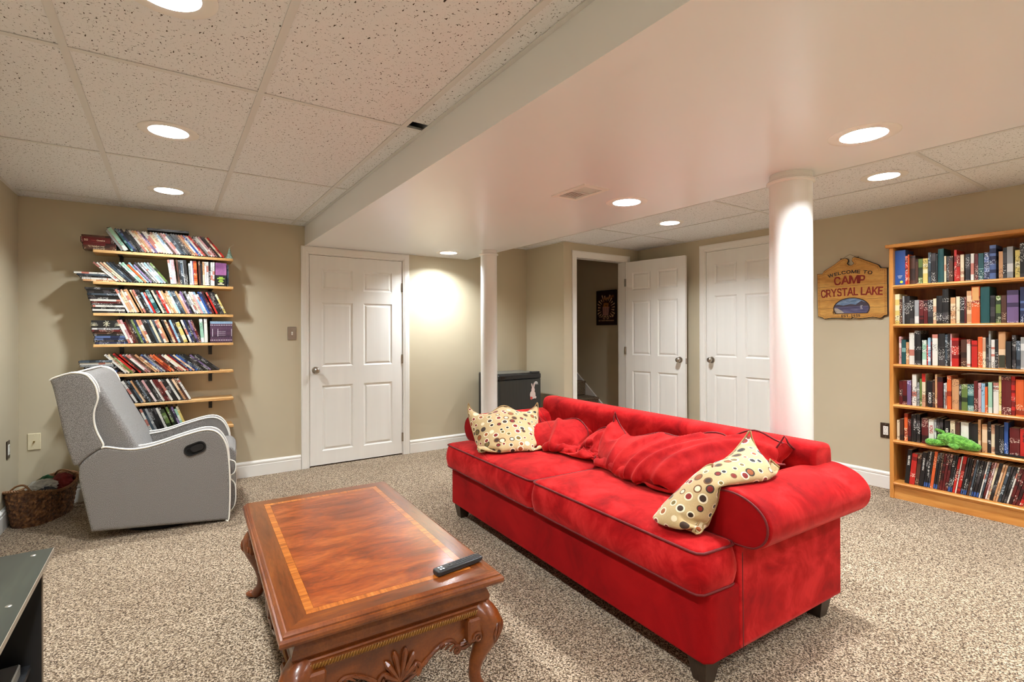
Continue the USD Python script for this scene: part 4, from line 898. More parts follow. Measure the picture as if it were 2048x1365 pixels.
S5 = '1499,17,145c 1480,22,155h 1453,20,199o 1431,16,159d 1413,14,196k 1398,15,200k 1381,21,203k 1351,37,180d 1311,30,176w 1279,12,180g 1265,16,194k 1247,17,189k 1221,25,182k 1191,25,184c 1163,22,178h 1136,40,182w 1094,44,180k 1048,14,211a 1027,25,184a 1000,15,206k 983,17,187c 964,19,187k 943,20,183k 921,19,212b 895,46,182d 847,19,182r'
S6 = '1452,25,247k 1425,31,223r 1392,22,226h 1368,25,245k 1341,11,257k 1329,11,259k 1317,10,258k 1305,17,264o 1287,11,257k 1274,10,260k 1263,8,262h 1253,13,260d 1239,13,263d 1224,15,262d 1207,14,262k 1191,7,262k 1182,13,250r 1167,6,260w 1160,18,261R 1139,9,259k 1128,9,258k 1118,9,253k 1107,10,255h 1095,9,254s 1084,8,253k 1074,13,252k 1059,11,249k 1046,7,254w 1038,9,253s 1026,11,252d 1014,8,255p 1004,10,253c 992,14,256k 976,10,250a 964,10,249a 952,13,245s 937,10,248k 925,12,248k 911,8,248w 902,15,243d 885,14,244d 869,14,244d 853,14,241r'
# ------------------------------------------------------------------ wall shelves with DVD cases
pine_s = wood('shelf_pine', srgb(196, 142, 82), srgb(222, 172, 108), srgb(236, 192, 132), 10, (.14, 1, 1), .45, .1)
SHZ = {1: 1.827, 2: 1.601, 3: 1.376, 4: 1.152, 5: .933, 6: .712, 7: .491}
SN = {1: 'top', 2: 'second', 3: 'third', 4: 'fourth', 5: 'fifth', 6: 'sixth', 7: 'lowest'}
for k, z in SHZ.items():
    t = thing('wall_shelf', 'pine plank wall shelf with black brackets, %s from the top of seven' % {1: 'first', 2: 'second', 3: 'third', 4: 'fourth', 5: 'fifth', 6: 'sixth', 7: 'last'}[k], 'shelf', (0, 0, z), group='pine wall shelves')
    part(t, 'plank', B(-.447, .428, 4.632, D - .004, -.021, 0, .0025), pine_s)
    for x in (-.297, .278):
        part(t, 'bracket', [B(x - .0125, x + .0125, D - .006, D - .002, -.098, -.0212), B(x - .0125, x + .0125, 4.66, D - .002, -.0255, -.0212)], black_m, label='black steel bracket')

PAL = {  # code: (name, base, ink, accent)
 'w': ('white', (222, 218, 208), (60, 60, 66), (190, 120, 104)), 'c': ('cream', (224, 208, 176), (92, 66, 48), (196, 150, 120)), 'g': ('grey', (150, 152, 152), (30, 32, 36), (214, 214, 210)),
 'k': ('black', (26, 25, 26), (208, 206, 200), (62, 58, 60)), 'n': ('navy', (34, 42, 74), (196, 204, 220), (84, 104, 150)), 'b': ('blue', (44, 82, 150), (226, 230, 236), (26, 40, 84)),
 'l': ('light blue', (148, 184, 206), (40, 60, 90), (224, 232, 236)), 't': ('teal', (26, 74, 76), (204, 216, 210), (120, 160, 156)), 'm': ('mint green', (154, 196, 170), (40, 70, 60), (216, 226, 214)),
 'e': ('green', (96, 118, 58), (226, 228, 200), (40, 52, 30)), 'r': ('red', (190, 36, 30), (240, 220, 200), (120, 16, 16)), 'd': ('dark red', (92, 22, 24), (220, 196, 180), (44, 14, 16)),
 'o': ('orange', (214, 92, 42), (250, 226, 190), (150, 50, 24)), 'y': ('yellow', (216, 194, 112), (80, 70, 40), (230, 220, 180)), 'p': ('pink', (206, 158, 158), (90, 44, 52), (232, 214, 210)),
 'a': ('tan', (200, 150, 106), (90, 50, 34), (228, 196, 160)), 'v': ('purple', (110, 88, 128), (216, 206, 224), (60, 48, 76)), 's': ('slate', (66, 78, 88), (206, 212, 216), (34, 42, 50)), 'h': ('brown', (78, 46, 34), (214, 190, 160), (44, 26, 20))}
def spine_material(kind, code):
    nm, b, i, a = PAL[code]; b, i, a = srgb(*b), srgb(*i), srgb(*a); th = 330. if kind == 'dvd' else 150.; zz = 170. if kind == 'dvd' else 150.
    n = {'tc': ('texture_coordinate', {}), 'oi': ('object_info', {}), 'cx': ('combine_xyz', {}), 'r1': ('math', dict(math_type='multiply', value2=3.17)), 'r2': ('math', dict(math_type='multiply', value2=11.3)),
         'add': ('vector_math', dict(math_type='add')), 'm1': ('mapping', dict(scale=(th, th, zz))), 'm2': ('mapping', dict(scale=(.1, .1, 15. if kind == 'dvd' else 11.))), 'm3': ('mapping', dict(scale=(.1, .1, 19.), location=(4.2, 1.7, 8.8))),
         'n1': ('noise_texture', dict(scale=1., detail=1.)), 'n2': ('noise_texture', dict(scale=1., detail=0.)), 'n3': ('noise_texture', dict(scale=1., detail=0.)),
         'q1': ('rgb_ramp', dict(ramp=[(.53, (0, 0, 0)), (.60, (.8, .8, .8))])), 'q2': ('rgb_ramp', dict(ramp=[(.54, (0, 0, 0)), (.55, (1, 1, 1))])), 'q3': ('rgb_ramp', dict(ramp=[(.60, (0, 0, 0)), (.605, (1, 1, 1))])),
         'mul': ('math', dict(math_type='multiply')), 'x1': ('mix_color', dict(a=b, b=a)), 'x2': ('mix_color', dict(b=i)), 'p': ('principled_bsdf', dict(roughness=.28 if kind == 'dvd' else .42, specular_ior_level=.5))}
    l = [('oi.random', 'r1.value1'), ('oi.random', 'r2.value1'), ('r1.value', 'cx.x'), ('r1.value', 'cx.y'), ('r2.value', 'cx.z'), ('tc.object', 'add.vector1'), ('cx.vector', 'add.vector2'),
         ('add.vector', 'm1.vector'), ('add.vector', 'm2.vector'), ('add.vector', 'm3.vector'), ('m1.vector', 'n1.vector'), ('m2.vector', 'n2.vector'), ('m3.vector', 'n3.vector'),
         ('n1.fac', 'q1.fac'), ('n2.fac', 'q2.fac'), ('n3.fac', 'q3.fac'), ('q1.color', 'mul.value1'), ('q2.color', 'mul.value2'), ('q3.color', 'x1.fac'), ('x1.result', 'x2.a'), ('mul.value', 'x2.fac'), ('x2.result', 'p.base_color')]
    return M('%s_%s' % (kind, nm.replace(' ', '_')), n, l)
dvd_m = {c: spine_material('dvd', c) for c in PAL}
case_m = flat('dvd_case', (.010, .010, .011), .3)
ORD = lambda n: '%d%s' % (n, 'th' if 10 <= n % 100 <= 20 else {1: 'st', 2: 'nd', 3: 'rd'}.get(n % 10, 'th'))
dcount = {}
def dvd(shelf, code, mat, t, h=.19, dep=.135, how='leaning', label=None):
    k = dcount.get((shelf, how), 0) + 1; dcount[(shelf, how)] = k; c = code.lower()
    lab = label or '%s DVD case %s on the %s wall shelf, %s from the %s' % (PAL[c][0], how, SN[shelf], ORD(k), 'bottom' if how == 'stacked flat' else 'left')
    o = thing('dvd_case', lab, 'DVD', mat=mat, group='DVD cases on the %s wall shelf' % SN[shelf])
    part(o, 'case', B(.0006, t - .0006, .0012, dep, 0, h, .0012), case_m)
    part(o, 'sleeve', [B(.0002, t - .0002, .0004, .0016, .0035, h - .0035), B(.0, .0006, .0008, dep - .004, .0035, h - .0035), B(t - .0006, t, .0008, dep - .004, .0035, h - .0035)], dvd_m[c])
    return o
rng = random.Random(4)
YS = 4.640
for (s, x0, x1, l0, l1, codes) in ROWS:
    w = [1.7 if c.isupper() else 1. for c in codes]; tot = sum(w[:-1]); acc = 0; up = max(l0, l1) < 12
    for k, c in enumerate(codes):
        f = acc / tot; acc += w[k]; th = math.radians(l0 + (l1 - l0) * f); pitch = (x1 - x0) / tot * w[k]
        t = max(.006, pitch * math.cos(th) - .0005); x = x0 + (x1 - x0) * f - (pitch if up else pitch)
        R = np.array([[math.cos(th), 0, -math.sin(th)], [0, 1, 0], [math.sin(th), 0, math.cos(th)]])
        dvd(s, c, gmat(R, (x, YS + rng.uniform(-.004, .003), SHZ[s] + .0004)), t, h=.19 - (.019 if rng.random() < .12 else 0), how='standing upright' if up else 'leaning')
for (s, items) in STACKS:
    z = SHZ[s] + .0004
    for k, (xa, xb, c) in enumerate(items):
        t = .0145 if s != 3 else .0137; h = .19
        if s == 1: t = (.0145, .0145, .017, .040, .0145)[k]
        if s == 2: t = .0125
        xa = min(xa, xb - h * .98); 
        R = np.array([[0, 0, 1], [0, 1, 0], [-1, 0, 0]]).astype(float)      # thickness down, height along x
        lab = None
        if s == 1: lab = ['brown DVD case at the bottom of the stack on the top wall shelf', 'brown DVD case second from the bottom of the top shelf stack', 'red DVD case below the thick boxed set on the top shelf', 'thick dark red boxed film set stacked on the top wall shelf', 'thin brown case on top of the stack on the top shelf'][k]
        o = dvd(s, c, gmat(R, (xb - h + rng.uniform(-.002, .002), YS + .002 * (k % 3), z + t)), t, h=h, how='stacked flat', label=lab); z += t + .0003
        if s == 1 and k == 3:
            for sx, zz, hh, st_ in ((.018, .016, .013, '50'), (.088, .018, .0085, 'Classics'), (.058, .018, .006, 'HORROR')):
                m = text(st_, hh, .0006, True); V = m.vertices.copy(); m2 = trimesh.Trimesh(np.stack([t - (V[:, 1] + zz - .004), -V[:, 2] * 1.0 + .0002, V[:, 0] + sx], 1), m.faces, process=False); m2.fix_normals()
                part(o, 'title', m2, ivory_m if st_ != 'HORROR' else flat('title_red', srgb(150, 40, 36), .5))
        if s == 1 and k in (0, 1):
            m = text('28 DAYS LATER', .0062, .0006, True); V = m.vertices.copy(); m2 = trimesh.Trimesh(np.stack([t - (V[:, 1] + .004), -V[:, 2] + .0002, V[:, 0] + .055], 1), m.faces, process=False); m2.fix_normals(); part(o, 'title', m2, ivory_m)
# boxed sets and loose things on the shelves
def front_box(name, label, cat_, x0, x1, z0, z1, dep, mat_, group=None):
    t = thing(name, label, cat_, ((x0 + x1) / 2, YS, z0 + .0004), group=group); w = (x1 - x0) / 2
    part(t, 'box', B(-w, w, 0, dep, 0, z1 - z0, .0012), mat_); return t
t = front_box('box_set', 'purple and black boxed film set standing at the right of the second wall shelf', 'DVD', .303, .381, SHZ[2], 1.789, .14, black_m)
part(t, 'cover_print', [B(-.038, .038, -.0006, 0, .088, .185)], tinted('purple_print', srgb(96, 48, 96), srgb(186, 120, 170), 9., lo=.3, hi=.7, rough=.35))
leafy = flat('green_print', srgb(150, 182, 70), .4)
part(t, 'print_mark', [T(B(-a, a, -.0008, 0, 0, .009), (0, 0, z)) for z, a in ((.066, .014), (.056, .026), (.044, .012), (.034, .018))], leafy)
part(t, 'print_mark', [T(B(-a, a, -.0008, 0, 0, .008), (0, 0, z)) for z, a in ((.012, .022), (.022, .010))], ivory_m)
dvd(2, 's', gmat(np.eye(3), (.386, YS, SHZ[2] + .0004)), .010, h=.176, label='thin slate DVD case right of the purple box on the second shelf')
art = flat('spine_art', srgb(206, 196, 206), .4); pur = tinted('boxed_spine', srgb(52, 36, 54), srgb(104, 72, 96), 30., lo=.35, hi=.7, rough=.3)
skyb = flat('spine_sky', srgb(140, 168, 192), .4)
for k in range(13):
    x = .2665 + k * .0119
    o = thing('dvd_case', 'slim DVD with shared purple spine art on the fourth wall shelf, %s from left' % ORD(k + 1), 'DVD', (x, YS, SHZ[4] + .0004), group='boxed series on the fourth wall shelf')
    part(o, 'case', B(.0004, .0114, .0008, .135, 0, .172, .001), case_m); part(o, 'sleeve', B(.0002, .0116, 0, .0014, .003, .169), pur)
    part(o, 'spine_band', [B(.0002, .0116, -.0003, .0006, .150, .169)], skyb)
    mk = [B(.003, .0085, -.0004, .0003, z, z + .008) for z in (.016, .135)]
    if 4 <= k <= 8: mk += [B(.0, .0118, -.0004, .0003, z, z + .0022) for z in (.06, .074, .088)]
    if k in (1, 12, 4): mk += [B(.004, .0075, -.0004, .0003, .05, .11)]
    part(o, 'spine_print', mk, art)
t = front_box('box_set', 'black boxed set with white flower art on top of the fourth shelf stack', 'DVD', -.458, -.287, SHZ[4] + 8 * .0148 + .001, SHZ[4] + 8 * .0148 + .052, .13, black_m)
fl = []
for cx, n_, r_, hue in ((-.07, 9, .026, 0), (.068, 9, .026, 0), (0, 7, .022, 1)):
    for j in range(n_):
        a = math.pi * (j / (n_ - 1)) if not hue else 2 * math.pi * j / n_
        fl.append(tube([(cx, -.0004, .012 if not hue else .026), (cx + r_ * .6 * math.cos(a), -.001, (.012 if not hue else .026) + r_ * .8 * math.sin(a)), (cx + r_ * .9 * math.cos(a + .2), -.0004, (.012 if not hue else .026) + r_ * math.sin(a + .2))], .0012 if not hue else .003, 4))
part(t, 'flower_print', fl, flat('flower_print', srgb(200, 196, 170), .5))
def lean_z(x): return SHZ[1] + .19 * math.cos(math.radians(35)) + .014
t = thing('disc_tray', 'long thin black case lying across the tops of the leaning top-shelf DVDs', 'case', (-.003, YS - .004, 2.0), mat=None)
part(t, 'lid', T(B(-.132, .132, 0, .12, .009, .016, .0015), (0, 0, 0), ry=-.2), black_m); part(t, 'base', T(B(-.131, .131, .001, .12, 0, .0085, .001), (0, 0, 0), ry=-.2), flat('tray_base', (.03, .03, .03), .4)); part(t, 'label_strip', B(-.09, .02, -.0006, .0005, .003, .0055), flat('tray_print', (.12, .12, .11), .5))
UsdGeom.XformCommonAPI(UsdGeom.Xformable(t)).SetTranslate(Gf.Vec3d(-.003, YS - .004, SHZ[1] + .19 * math.cos(math.radians(34.5)) + .0145))
t = thing('ornament', 'small pale green cone ornament with wire at the right end of the top shelf', 'ornament', (.405, 4.675, SHZ[1] + .0004))
gc = tinted('green_glaze', srgb(96, 128, 112), srgb(158, 184, 168), 60., rough=.4)
part(t, 'cone', lathe([(0, .09), (.003, .088), (.009, .062), (.018, .03), (.026, .008), (.030, .002), (.030, 0), (0, 0)], 24), gc, smooth=50)
part(t, 'wire', [tube(smooth_curve([(0, 0, .088), (.008, 0, .10), (.02, -.004, .108), (.026, -.004, .116)], 14), .0012, 5), tube(smooth_curve([(0, 0, .088), (-.012, .004, .10), (-.016, .004, .112)], 12), .0008, 5), tube([(.026, -.004, .113), (.031, -.004, .119)], .003, 5)], flat('ornament_wire', srgb(190, 184, 170), .4, metallic=.5))
t = thing('scrap', 'tiny red plastic piece lying in front of a book', 'toy') if False else None
# ------------------------------------------------------------------ pine bookcase on the right wall
def knotty(name, stretch):
    n = {'tc': ('texture_coordinate', {}), 'mp': ('mapping', dict(scale=stretch)), 'n': ('noise_texture', dict(scale=9., detail=5., roughness=.6, distortion=.7)), 'v': ('voronoi_texture', dict(scale=1.9, randomness=1.)),
         'r': ('rgb_ramp', dict(ramp=[(.3, srgb(176, 106, 42)), (.5, srgb(208, 140, 66)), (.7, srgb(224, 164, 90))])), 'k': ('rgb_ramp', dict(ramp=[(.0, (.06, .022, .008)), (.035, (.16, .06, .02)), (.06, (1, 1, 1))])),
         'm': ('mix_color', dict(blend_type='multiply', fac=1.)), 'p': ('principled_bsdf', dict(roughness=.38, coat_weight=.25, coat_roughness=.2))}
    n['mk'] = ('mapping', dict(scale=tuple(1. + 1.2 * (s - .12 > .1) for s in stretch)))
    return M(name, n, [('tc.object', 'mp.vector'), ('mp.vector', 'n.vector'), ('tc.object', 'mk.vector'), ('mk.vector', 'v.vector'), ('n.fac', 'r.fac'), ('v.distance', 'k.fac'), ('r.color', 'm.a'), ('k.color', 'm.b'), ('m.result', 'p.base_color')])
pine_y, pine_z = knotty('bookcase_pine_long', (1, .12, 1)), knotty('bookcase_pine_upright', (1, 1, .12))
pine_back = wood('bookcase_back', srgb(120, 62, 24), srgb(150, 84, 36), srgb(170, 102, 48), 12, (1, 1, .12), .5, .05)
bc = thing('bookcase', 'tall knotty pine bookcase filled with books against the right wall', 'bookcase')
BX0, BX1, BY0, BY1 = 4.402, 4.622, .70, 1.535
BS = {1: 1.565, 2: 1.280, 3: .987, 4: .692, 5: .430, 6: .123}
part(bc, 'side_panel', B(BX0, BX1, BY1 - .026, BY1, 0, 1.840, .003), pine_z); part(bc, 'side_panel', B(BX0, BX1, BY0, BY0 + .026, 0, 1.840, .003), pine_z)
part(bc, 'top_board', B(BX0 - .018, BX1, BY0 - .02, BY1 + .02, 1.8402, 1.865, .004), pine_y)
part(bc, 'back_panel', B(BX1 - .008, BX1 - .001, BY0 + .0262, BY1 - .0262, .02, 1.84), pine_back)
for k, z in BS.items():
    P = smooth_curve([(BX0 - .004, z - .018), (BX0 - .010, z - .012), (BX0 - .004, z - .003), (BX0 + .006, z)], 20)
    P = np.vstack([P, [[BX1 - .009, z], [BX1 - .009, z - .026], [BX0 + .004, z - .026], [BX0 - .002, z - .023]]])
    m = ext(P, BY1 - BY0 - .0524); V = m.vertices; m = trimesh.Trimesh(np.stack([V[:, 0], BY0 + .0262 + V[:, 2], V[:, 1]], 1), m.faces[:, ::-1], process=False); m.fix_normals()
    part(bc, 'shelf', m, pine_y, smooth=30)
part(bc, 'plinth', B(BX0 + .012, BX0 + .030, BY0 + .0262, BY1 - .0262, 0, .0968), pine_y)

book_m = {c: spine_material('book', c) for c in PAL}
page_m = tinted('book_pages', srgb(206, 190, 156), srgb(228, 214, 184), 300., rough=.9, stretch=(1, 1, .02))
inkw, inky, inkr, inkk = flat('ink_white', srgb(232, 230, 222), .5), flat('ink_yellow', srgb(214, 224, 70), .5), flat('ink_red', srgb(160, 30, 26), .5), flat('ink_black', srgb(24, 22, 22), .5)
solid_m = {c: flat('plain_' + PAL[c][0].replace(' ', '_'), srgb(*PAL[c][1]), .4) for c in 'Bkteowrnyad'.lower()}
BN = {1: 'top', 2: 'second', 3: 'third', 4: 'fourth', 5: 'fifth', 6: 'bottom'}
def spine_text(o, s, h, yc, z0, mat_, spread=None, up=False):
    """lettering running down the spine; yc from the book's left edge, z0 = top of the line"""
    m = text(s, h, .0006, True)
    if spread: m.apply_scale([spread / m.extents[0], 1, 1])
    V = m.vertices; b = m.bounds; cy = (b[0][1] + b[1][1]) / 2
    if up: W = np.stack([-V[:, 2] + .0001, -yc + (V[:, 1] - cy) * 1.0 * -1 * -1, z0 + V[:, 0]], 1); W[:, 1] = -yc + (V[:, 1] - cy)
    else: W = np.stack([-V[:, 2] + .0001, -yc - (V[:, 1] - cy) * -1, z0 - V[:, 0]], 1); W[:, 1] = -yc - (V[:, 1] - cy) * -1
    W[:, 1] = -yc + (-(V[:, 1] - cy) if up is True else -(cy - V[:, 1]) * 1.0) * 1.0
    if not up: W[:, 1] = -yc - (V[:, 1] - cy) * (-1)
    # reading downwards, letter tops point to the reader's right (towards smaller y)
    W[:, 1] = -yc - (V[:, 1] - cy) if not up else -yc + (V[:, 1] - cy)
    m2 = trimesh.Trimesh(W, m.faces, process=False); m2.fix_normals(); part(o, 'title', m2, mat_)
TITLES = {(1, 1): [('DOUGLAS', .017, .018, .225, 'y', .125), ('ADAMS', .017, .043, .205, 'y', .085)], (1, 11): [('SCIENCE FICTION', .016, .0155, .205, 'w', .13)],
          (2, 19): [('The INVENTION', .0115, .014, .215, 'w', .115), ('of SCIENCE', .0115, .029, .200, 'w', .08)], (4, 9): [('KOKO', .015, .0135, .105, 'w', .075)],
          (5, 9): [('KING', .017, .015, .135, 'r', .055)], (5, 13): [('KING', .012, .0125, .13, 'w', .05)], (5, 14): [('KING', .012, .0125, .125, 'k', .05)], (5, 16): [('KING', .018, .020, .150, 'w', .062)],
          (5, 17): [('KING', .018, .022, .15, 'w', .05)], (5, 26): [('KING', .020, .023, .155, 'k', .055)], (5, 27): [('KING', .010, .010, .125, 'w', .045)], (6, 1): [('MALORIE', .011, .0125, .205, 'w', .07)],
          (6, 4): [('STEPHEN KING', .008, .0125, .205, 'w', .09), ('VENOM', .0, 0, 0, 'w', 0)][:1], (4, 16): [('KOREAN', .008, .012, .10, 'w', 0)][:0], (1, 7): []}
INK = {'w': inkw, 'y': inky, 'r': inkr, 'k': inkk}
rb = random.Random(12)
for s, data in ((1, S1), (2, S2), (3, S3), (4, S4), (5, S5), (6, S6)):
    items = data.split(); seen = {}; lim = BY1 - .0275; lastright = 9
    for k, it in enumerate(items):
        y, t, hh = it[:-1].split(','); code = it[-1]; y, t, hh = int(y) / 1000, int(t) / 1000, int(hh) / 1000; c = code.lower(); z = BS[s]
        n = len(items)
        hard = code.isupper() or t > .030
        dep = (.105 + .03 * rb.random() if hh < .19 else .14 + .02 * rb.random()); x = 4.432 + rb.uniform(-.004, .006)
        if s == 6: dep = .125; x = 4.43 + rb.uniform(-.003, .003)
        dep = min(dep, BX1 - .012 - x)
        if y > lim: y = lim
        if y > lastright: t -= y - lastright; y = lastright
        t = max(t, .005); lastright = y - t - .0002
        if y - t < BY0 + .028: continue
        lean = 5 + 9 * (k / n) if s == 6 else 0
        th = math.radians(lean)
        # local frame: x depth, y to the left, z up; leaning pivots on the right bottom edge
        R = np.array([[1, 0, 0], [0, math.cos(th), -math.sin(th)], [0, math.sin(th), math.cos(th)]])
        piv = np.array([x, y - t, z + .0004]); tt = t * math.cos(th) if s == 6 else t
        org = piv + R @ np.array([0, tt, 0])
        col = PAL[c][0]; q = seen[col] = seen.get(col, 0) + 1
        ht = 'thick ' if t > .03 else 'slim ' if t < .010 else ''
        lab = '%s%s %s on the %s bookcase shelf, %s book from its left end' % (ht, col, 'hardback' if hard else 'paperback', BN[s], ORD(k + 1))
        if s == 1 and k == 0: lab = 'thick blue book with yellow-green lettering at the left end of the top bookcase shelf'
        if s == 4 and k == 8: lab = 'black paperback with big white KOKO lettering on the fourth bookcase shelf'
        o = thing('book', lab, 'book', mat=gmat(R, org), group='books on the %s bookcase shelf' % BN[s])
        plain = (s, k + 1) in TITLES and TITLES[(s, k + 1)]
        bm = solid_m.get(c, book_m[c]) if plain else book_m[c]
        if hard:
            P = [(-.0035 * math.sin(math.pi * f), -tt * f) for f in np.linspace(0, 1, 9)] + [(.004, -tt), (.004, 0)]
            m = ext(P, hh); cov = [m, B(.003, dep, -.0022, 0, 0, hh), B(.003, dep, -tt, -tt + .0022, 0, hh)]; pg = B(.004, dep - .004, -tt + .0022, -.0022, .003, hh - .004)
        else:
            cov = [B(0, .0012, -tt, 0, 0, hh, .0005), B(.001, dep, -.0006, 0, 0, hh), B(.001, dep, -tt, -tt + .0006, 0, hh)]; pg = B(.001, dep - .001, -tt + .0006, -.0006, .0005, hh - .0008)
        part(o, 'cover', cov, bm, smooth=30 if hard else False); part(o, 'pages', pg, page_m)
        for (st_, fh, yc, z0, ik, sp) in (plain or []):
            if sp: spine_text(o, st_, fh, yc, min(z0, hh - .01), INK[ik], sp)
        if s == 1 and k == 0:
            part(o, 'emblem', [T(ico([.0012, .010, .010], 2), (-.0035, -.04, .022))], inky, smooth=True, label='round yellow-green emblem')
            part(o, 'print_mark', [B(-.0042, -.003, -.046 + .004 * j, -.016 - .003 * j, .066 - .008 * j, .069 - .008 * j) for j in range(3)], inkw)
        if s == 5 and k == 15: part(o, 'print_block', B(-.0006, .0002, -tt + .005, -.005, .06, .155), flat('blue_block', srgb(34, 56, 104), .4), label='blue printed block')
        if s == 4 and k == 7: part(o, 'print_block', B(-.0004, .0002, -tt, 0, .175, hh), solid_m['r'], label='red printed top')
        if s == 3 and k == 24: part(o, 'print_block', B(-.004, -.0025, -tt + .002, -.002, 0.004, .085), flat('olive_block', srgb(52, 54, 40), .4), label='dark olive lower band')
        if s == 6 and c == 'k' and 4 <= k <= 26: part(o, 'print_block', B(-.0004, .0002, -tt + .001, -.001, .003, .034), solid_m['b'], label='blue printed foot')
        if s == 2 and c == 'o': part(o, 'print_block', B(-.0042, -.0032, -tt + .004, -.004, .15, hh - .003), flat('tan_block', srgb(214, 160, 100), .4), label='tan upper half')
t = thing('magazine', 'thin pale magazine lying across the book tops on the fourth bookcase shelf', 'magazine', (0, 0, 0))
q = smooth_curve([(4.50, 1.135, .9345), (4.50, 1.08, .941), (4.50, .98, .9415), (4.50, .86, .9425), (4.50, .735, .9425)], 30)
V = np.array([(x, p[1], p[2] + dz) for p in q for x, dz in ((4.445, 0), (4.445, .0022), (4.60, .0022), (4.60, 0))]); F = []
for i in range(len(q) - 1):
    for j in range(4): F += [[4 * i + j, 4 * i + (j + 1) % 4, 4 * i + 4 + (j + 1) % 4], [4 * i + j, 4 * i + 4 + (j + 1) % 4, 4 * i + 4 + j]]
F += [[0, 1, 2], [0, 2, 3], [len(V) - 4, len(V) - 2, len(V) - 3], [len(V) - 4, len(V) - 1, len(V) - 2]]
mm = trimesh.Trimesh(V, F, process=False); mm.fix_normals(); part(t, 'sheets', mm, flat('magazine_paper', srgb(224, 214, 196), .5))
t = thing('book', 'black book lying flat on the front of the fifth bookcase shelf', 'book', (4.404, .955, BS[5] + .0004), 2)
part(t, 'cover', [B(0, .022, -.19, 0, 0, .0015), B(0, .022, -.19, 0, .011, .0125), B(0.0, .001, -.19, 0, 0, .0125)], solid_m['k']); part(t, 'pages', B(.001, .021, -.188, -.002, .0015, .011), page_m)

# green plush toy on the fifth shelf
def plush_m():
    n = {'tc': ('texture_coordinate', {}), 'v': ('voronoi_texture', dict(scale=210.)), 'n': ('noise_texture', dict(scale=60., detail=3.)), 'r': ('rgb_ramp', dict(ramp=[(.3, srgb(62, 120, 30)), (.5, srgb(96, 164, 50)), (.7, srgb(134, 198, 82))])), 'b': ('bump', dict(strength=1., distance=.004)), 'p': ('principled_bsdf', dict(roughness=.9, sheen_weight=.6, sheen_tint=(.7, 1, .5)))}
    return M('green_plush', n, [('tc.object', 'v.vector'), ('tc.object', 'n.vector'), ('n.fac', 'r.fac'), ('r.color', 'p.base_color'), ('v.distance', 'b.height'), ('b.normal', 'p.normal')])
pm = plush_m()
def blob(pts, rad):
    M_ = []
    for (a, b), (ra, rb_) in zip(zip(pts[:-1], pts[1:]), zip(rad[:-1], rad[1:])):
        sa, sb = ico(ra, 2, a), ico(rb_, 2, b); M_.append(manifold3d.Manifold.hull_points(np.vstack([sa.vertices, sb.vertices])))
    u = M_[0]
    for m in M_[1:]: u = u + m
    mm = u.refine_to_length(.006).to_mesh(); m = trimesh.Trimesh(mm.vert_properties[:, :3], mm.tri_verts); trimesh.smoothing.filter_taubin(m, .5, .52, 12); return m
t = thing('plush_toy', 'fuzzy green plush toy lying face down on the fifth bookcase shelf', 'plush toy', (4.405, 1.15, BS[5] + .001))
def fuzzy(m, s): return bumpy(m, .0045, 90, s, 2)
part(t, 'body', fuzzy(blob([(.012, .085, .062), (.01, .04, .060), (.008, -.02, .046), (.004, -.075, .033), (.0, -.098, .030)], [.024, .040, .042, .033, .027]), 1), pm, smooth=True)
part(t, 'arm', fuzzy(blob([(.01, .06, .03), (-.004, .10, .026), (-.006, .148, .024)], [.018, .022, .023]), 2), pm, smooth=True)
part(t, 'arm', fuzzy(blob([(.03, .06, .085), (.03, .10, .105), (.03, .118, .110)], [.012, .012, .010]), 3), pm, smooth=True)
part(t, 'leg', fuzzy(blob([(-.008, .03, .024), (-.026, .012, .020), (-.032, -.004, .018)], [.016, .019, .018]), 4), pm, smooth=True)
hr = np.random.default_rng(3)
# ------------------------------------------------------------------ wooden camp sign on the right wall
sg_t = thing('wooden_sign', 'shaped wooden camp welcome sign hanging on the right wall beside the bookcase', 'sign')
SOUT = [(2.137, 1.719), (2.095, 1.718), (2.083, 1.738), (2.002, 1.786), (1.946, 1.827), (1.913, 1.83), (1.897, 1.821), (1.893, 1.803), (1.902, 1.784), (1.889, 1.77), (1.868, 1.768), (1.854, 1.781), (1.870, 1.803), (1.866, 1.826), (1.849, 1.833), (1.817, 1.823), (1.689, 1.756), (1.677, 1.747), (1.665, 1.725), (1.621, 1.721), (1.619, 1.352), (1.641, 1.349), (1.656, 1.333), (1.671, 1.328), (1.721, 1.338), (1.819, 1.327), (1.866, 1.338), (1.877, 1.328), (1.948, 1.336), (2.026, 1.337), (2.078, 1.329), (2.096, 1.344), (2.131, 1.353)]
def yz_ext(poly, x0, x1):
    m = plane(ext(poly, x1 - x0), 'yz'); m.apply_translation([x0, 0, 0]); m.fix_normals(); return m
sp = Polygon(SOUT).buffer(.002).buffer(-.002)
SXF = 4.6180
sign_wood = wood('sign_wood', srgb(186, 124, 50), srgb(214, 160, 80), srgb(228, 180, 102), 8, (1, .16, 1), .5, .05, 120.)
sign_edge = flat('sign_edge', srgb(46, 28, 16), .6); sign_line = flat('sign_line', srgb(120, 72, 26), .6)
part(sg_t, 'backing', yz_ext(sp, SXF + .004, XR - .0005), sign_edge)
cuts = [1.30, 1.432, 1.5935, 1.99]
inner = sp.buffer(-.004)
zz = [1.30, 1.418, 1.4865, 1.600, 1.95]
for a, b in zip(zz[:-1], zz[1:]):
    pl = inner.intersection(shapely.box(1.5, a + .0008, 2.3, b - .0008))
    part(sg_t, 'plank', yz_ext(pl, SXF, SXF + .0045), sign_wood)
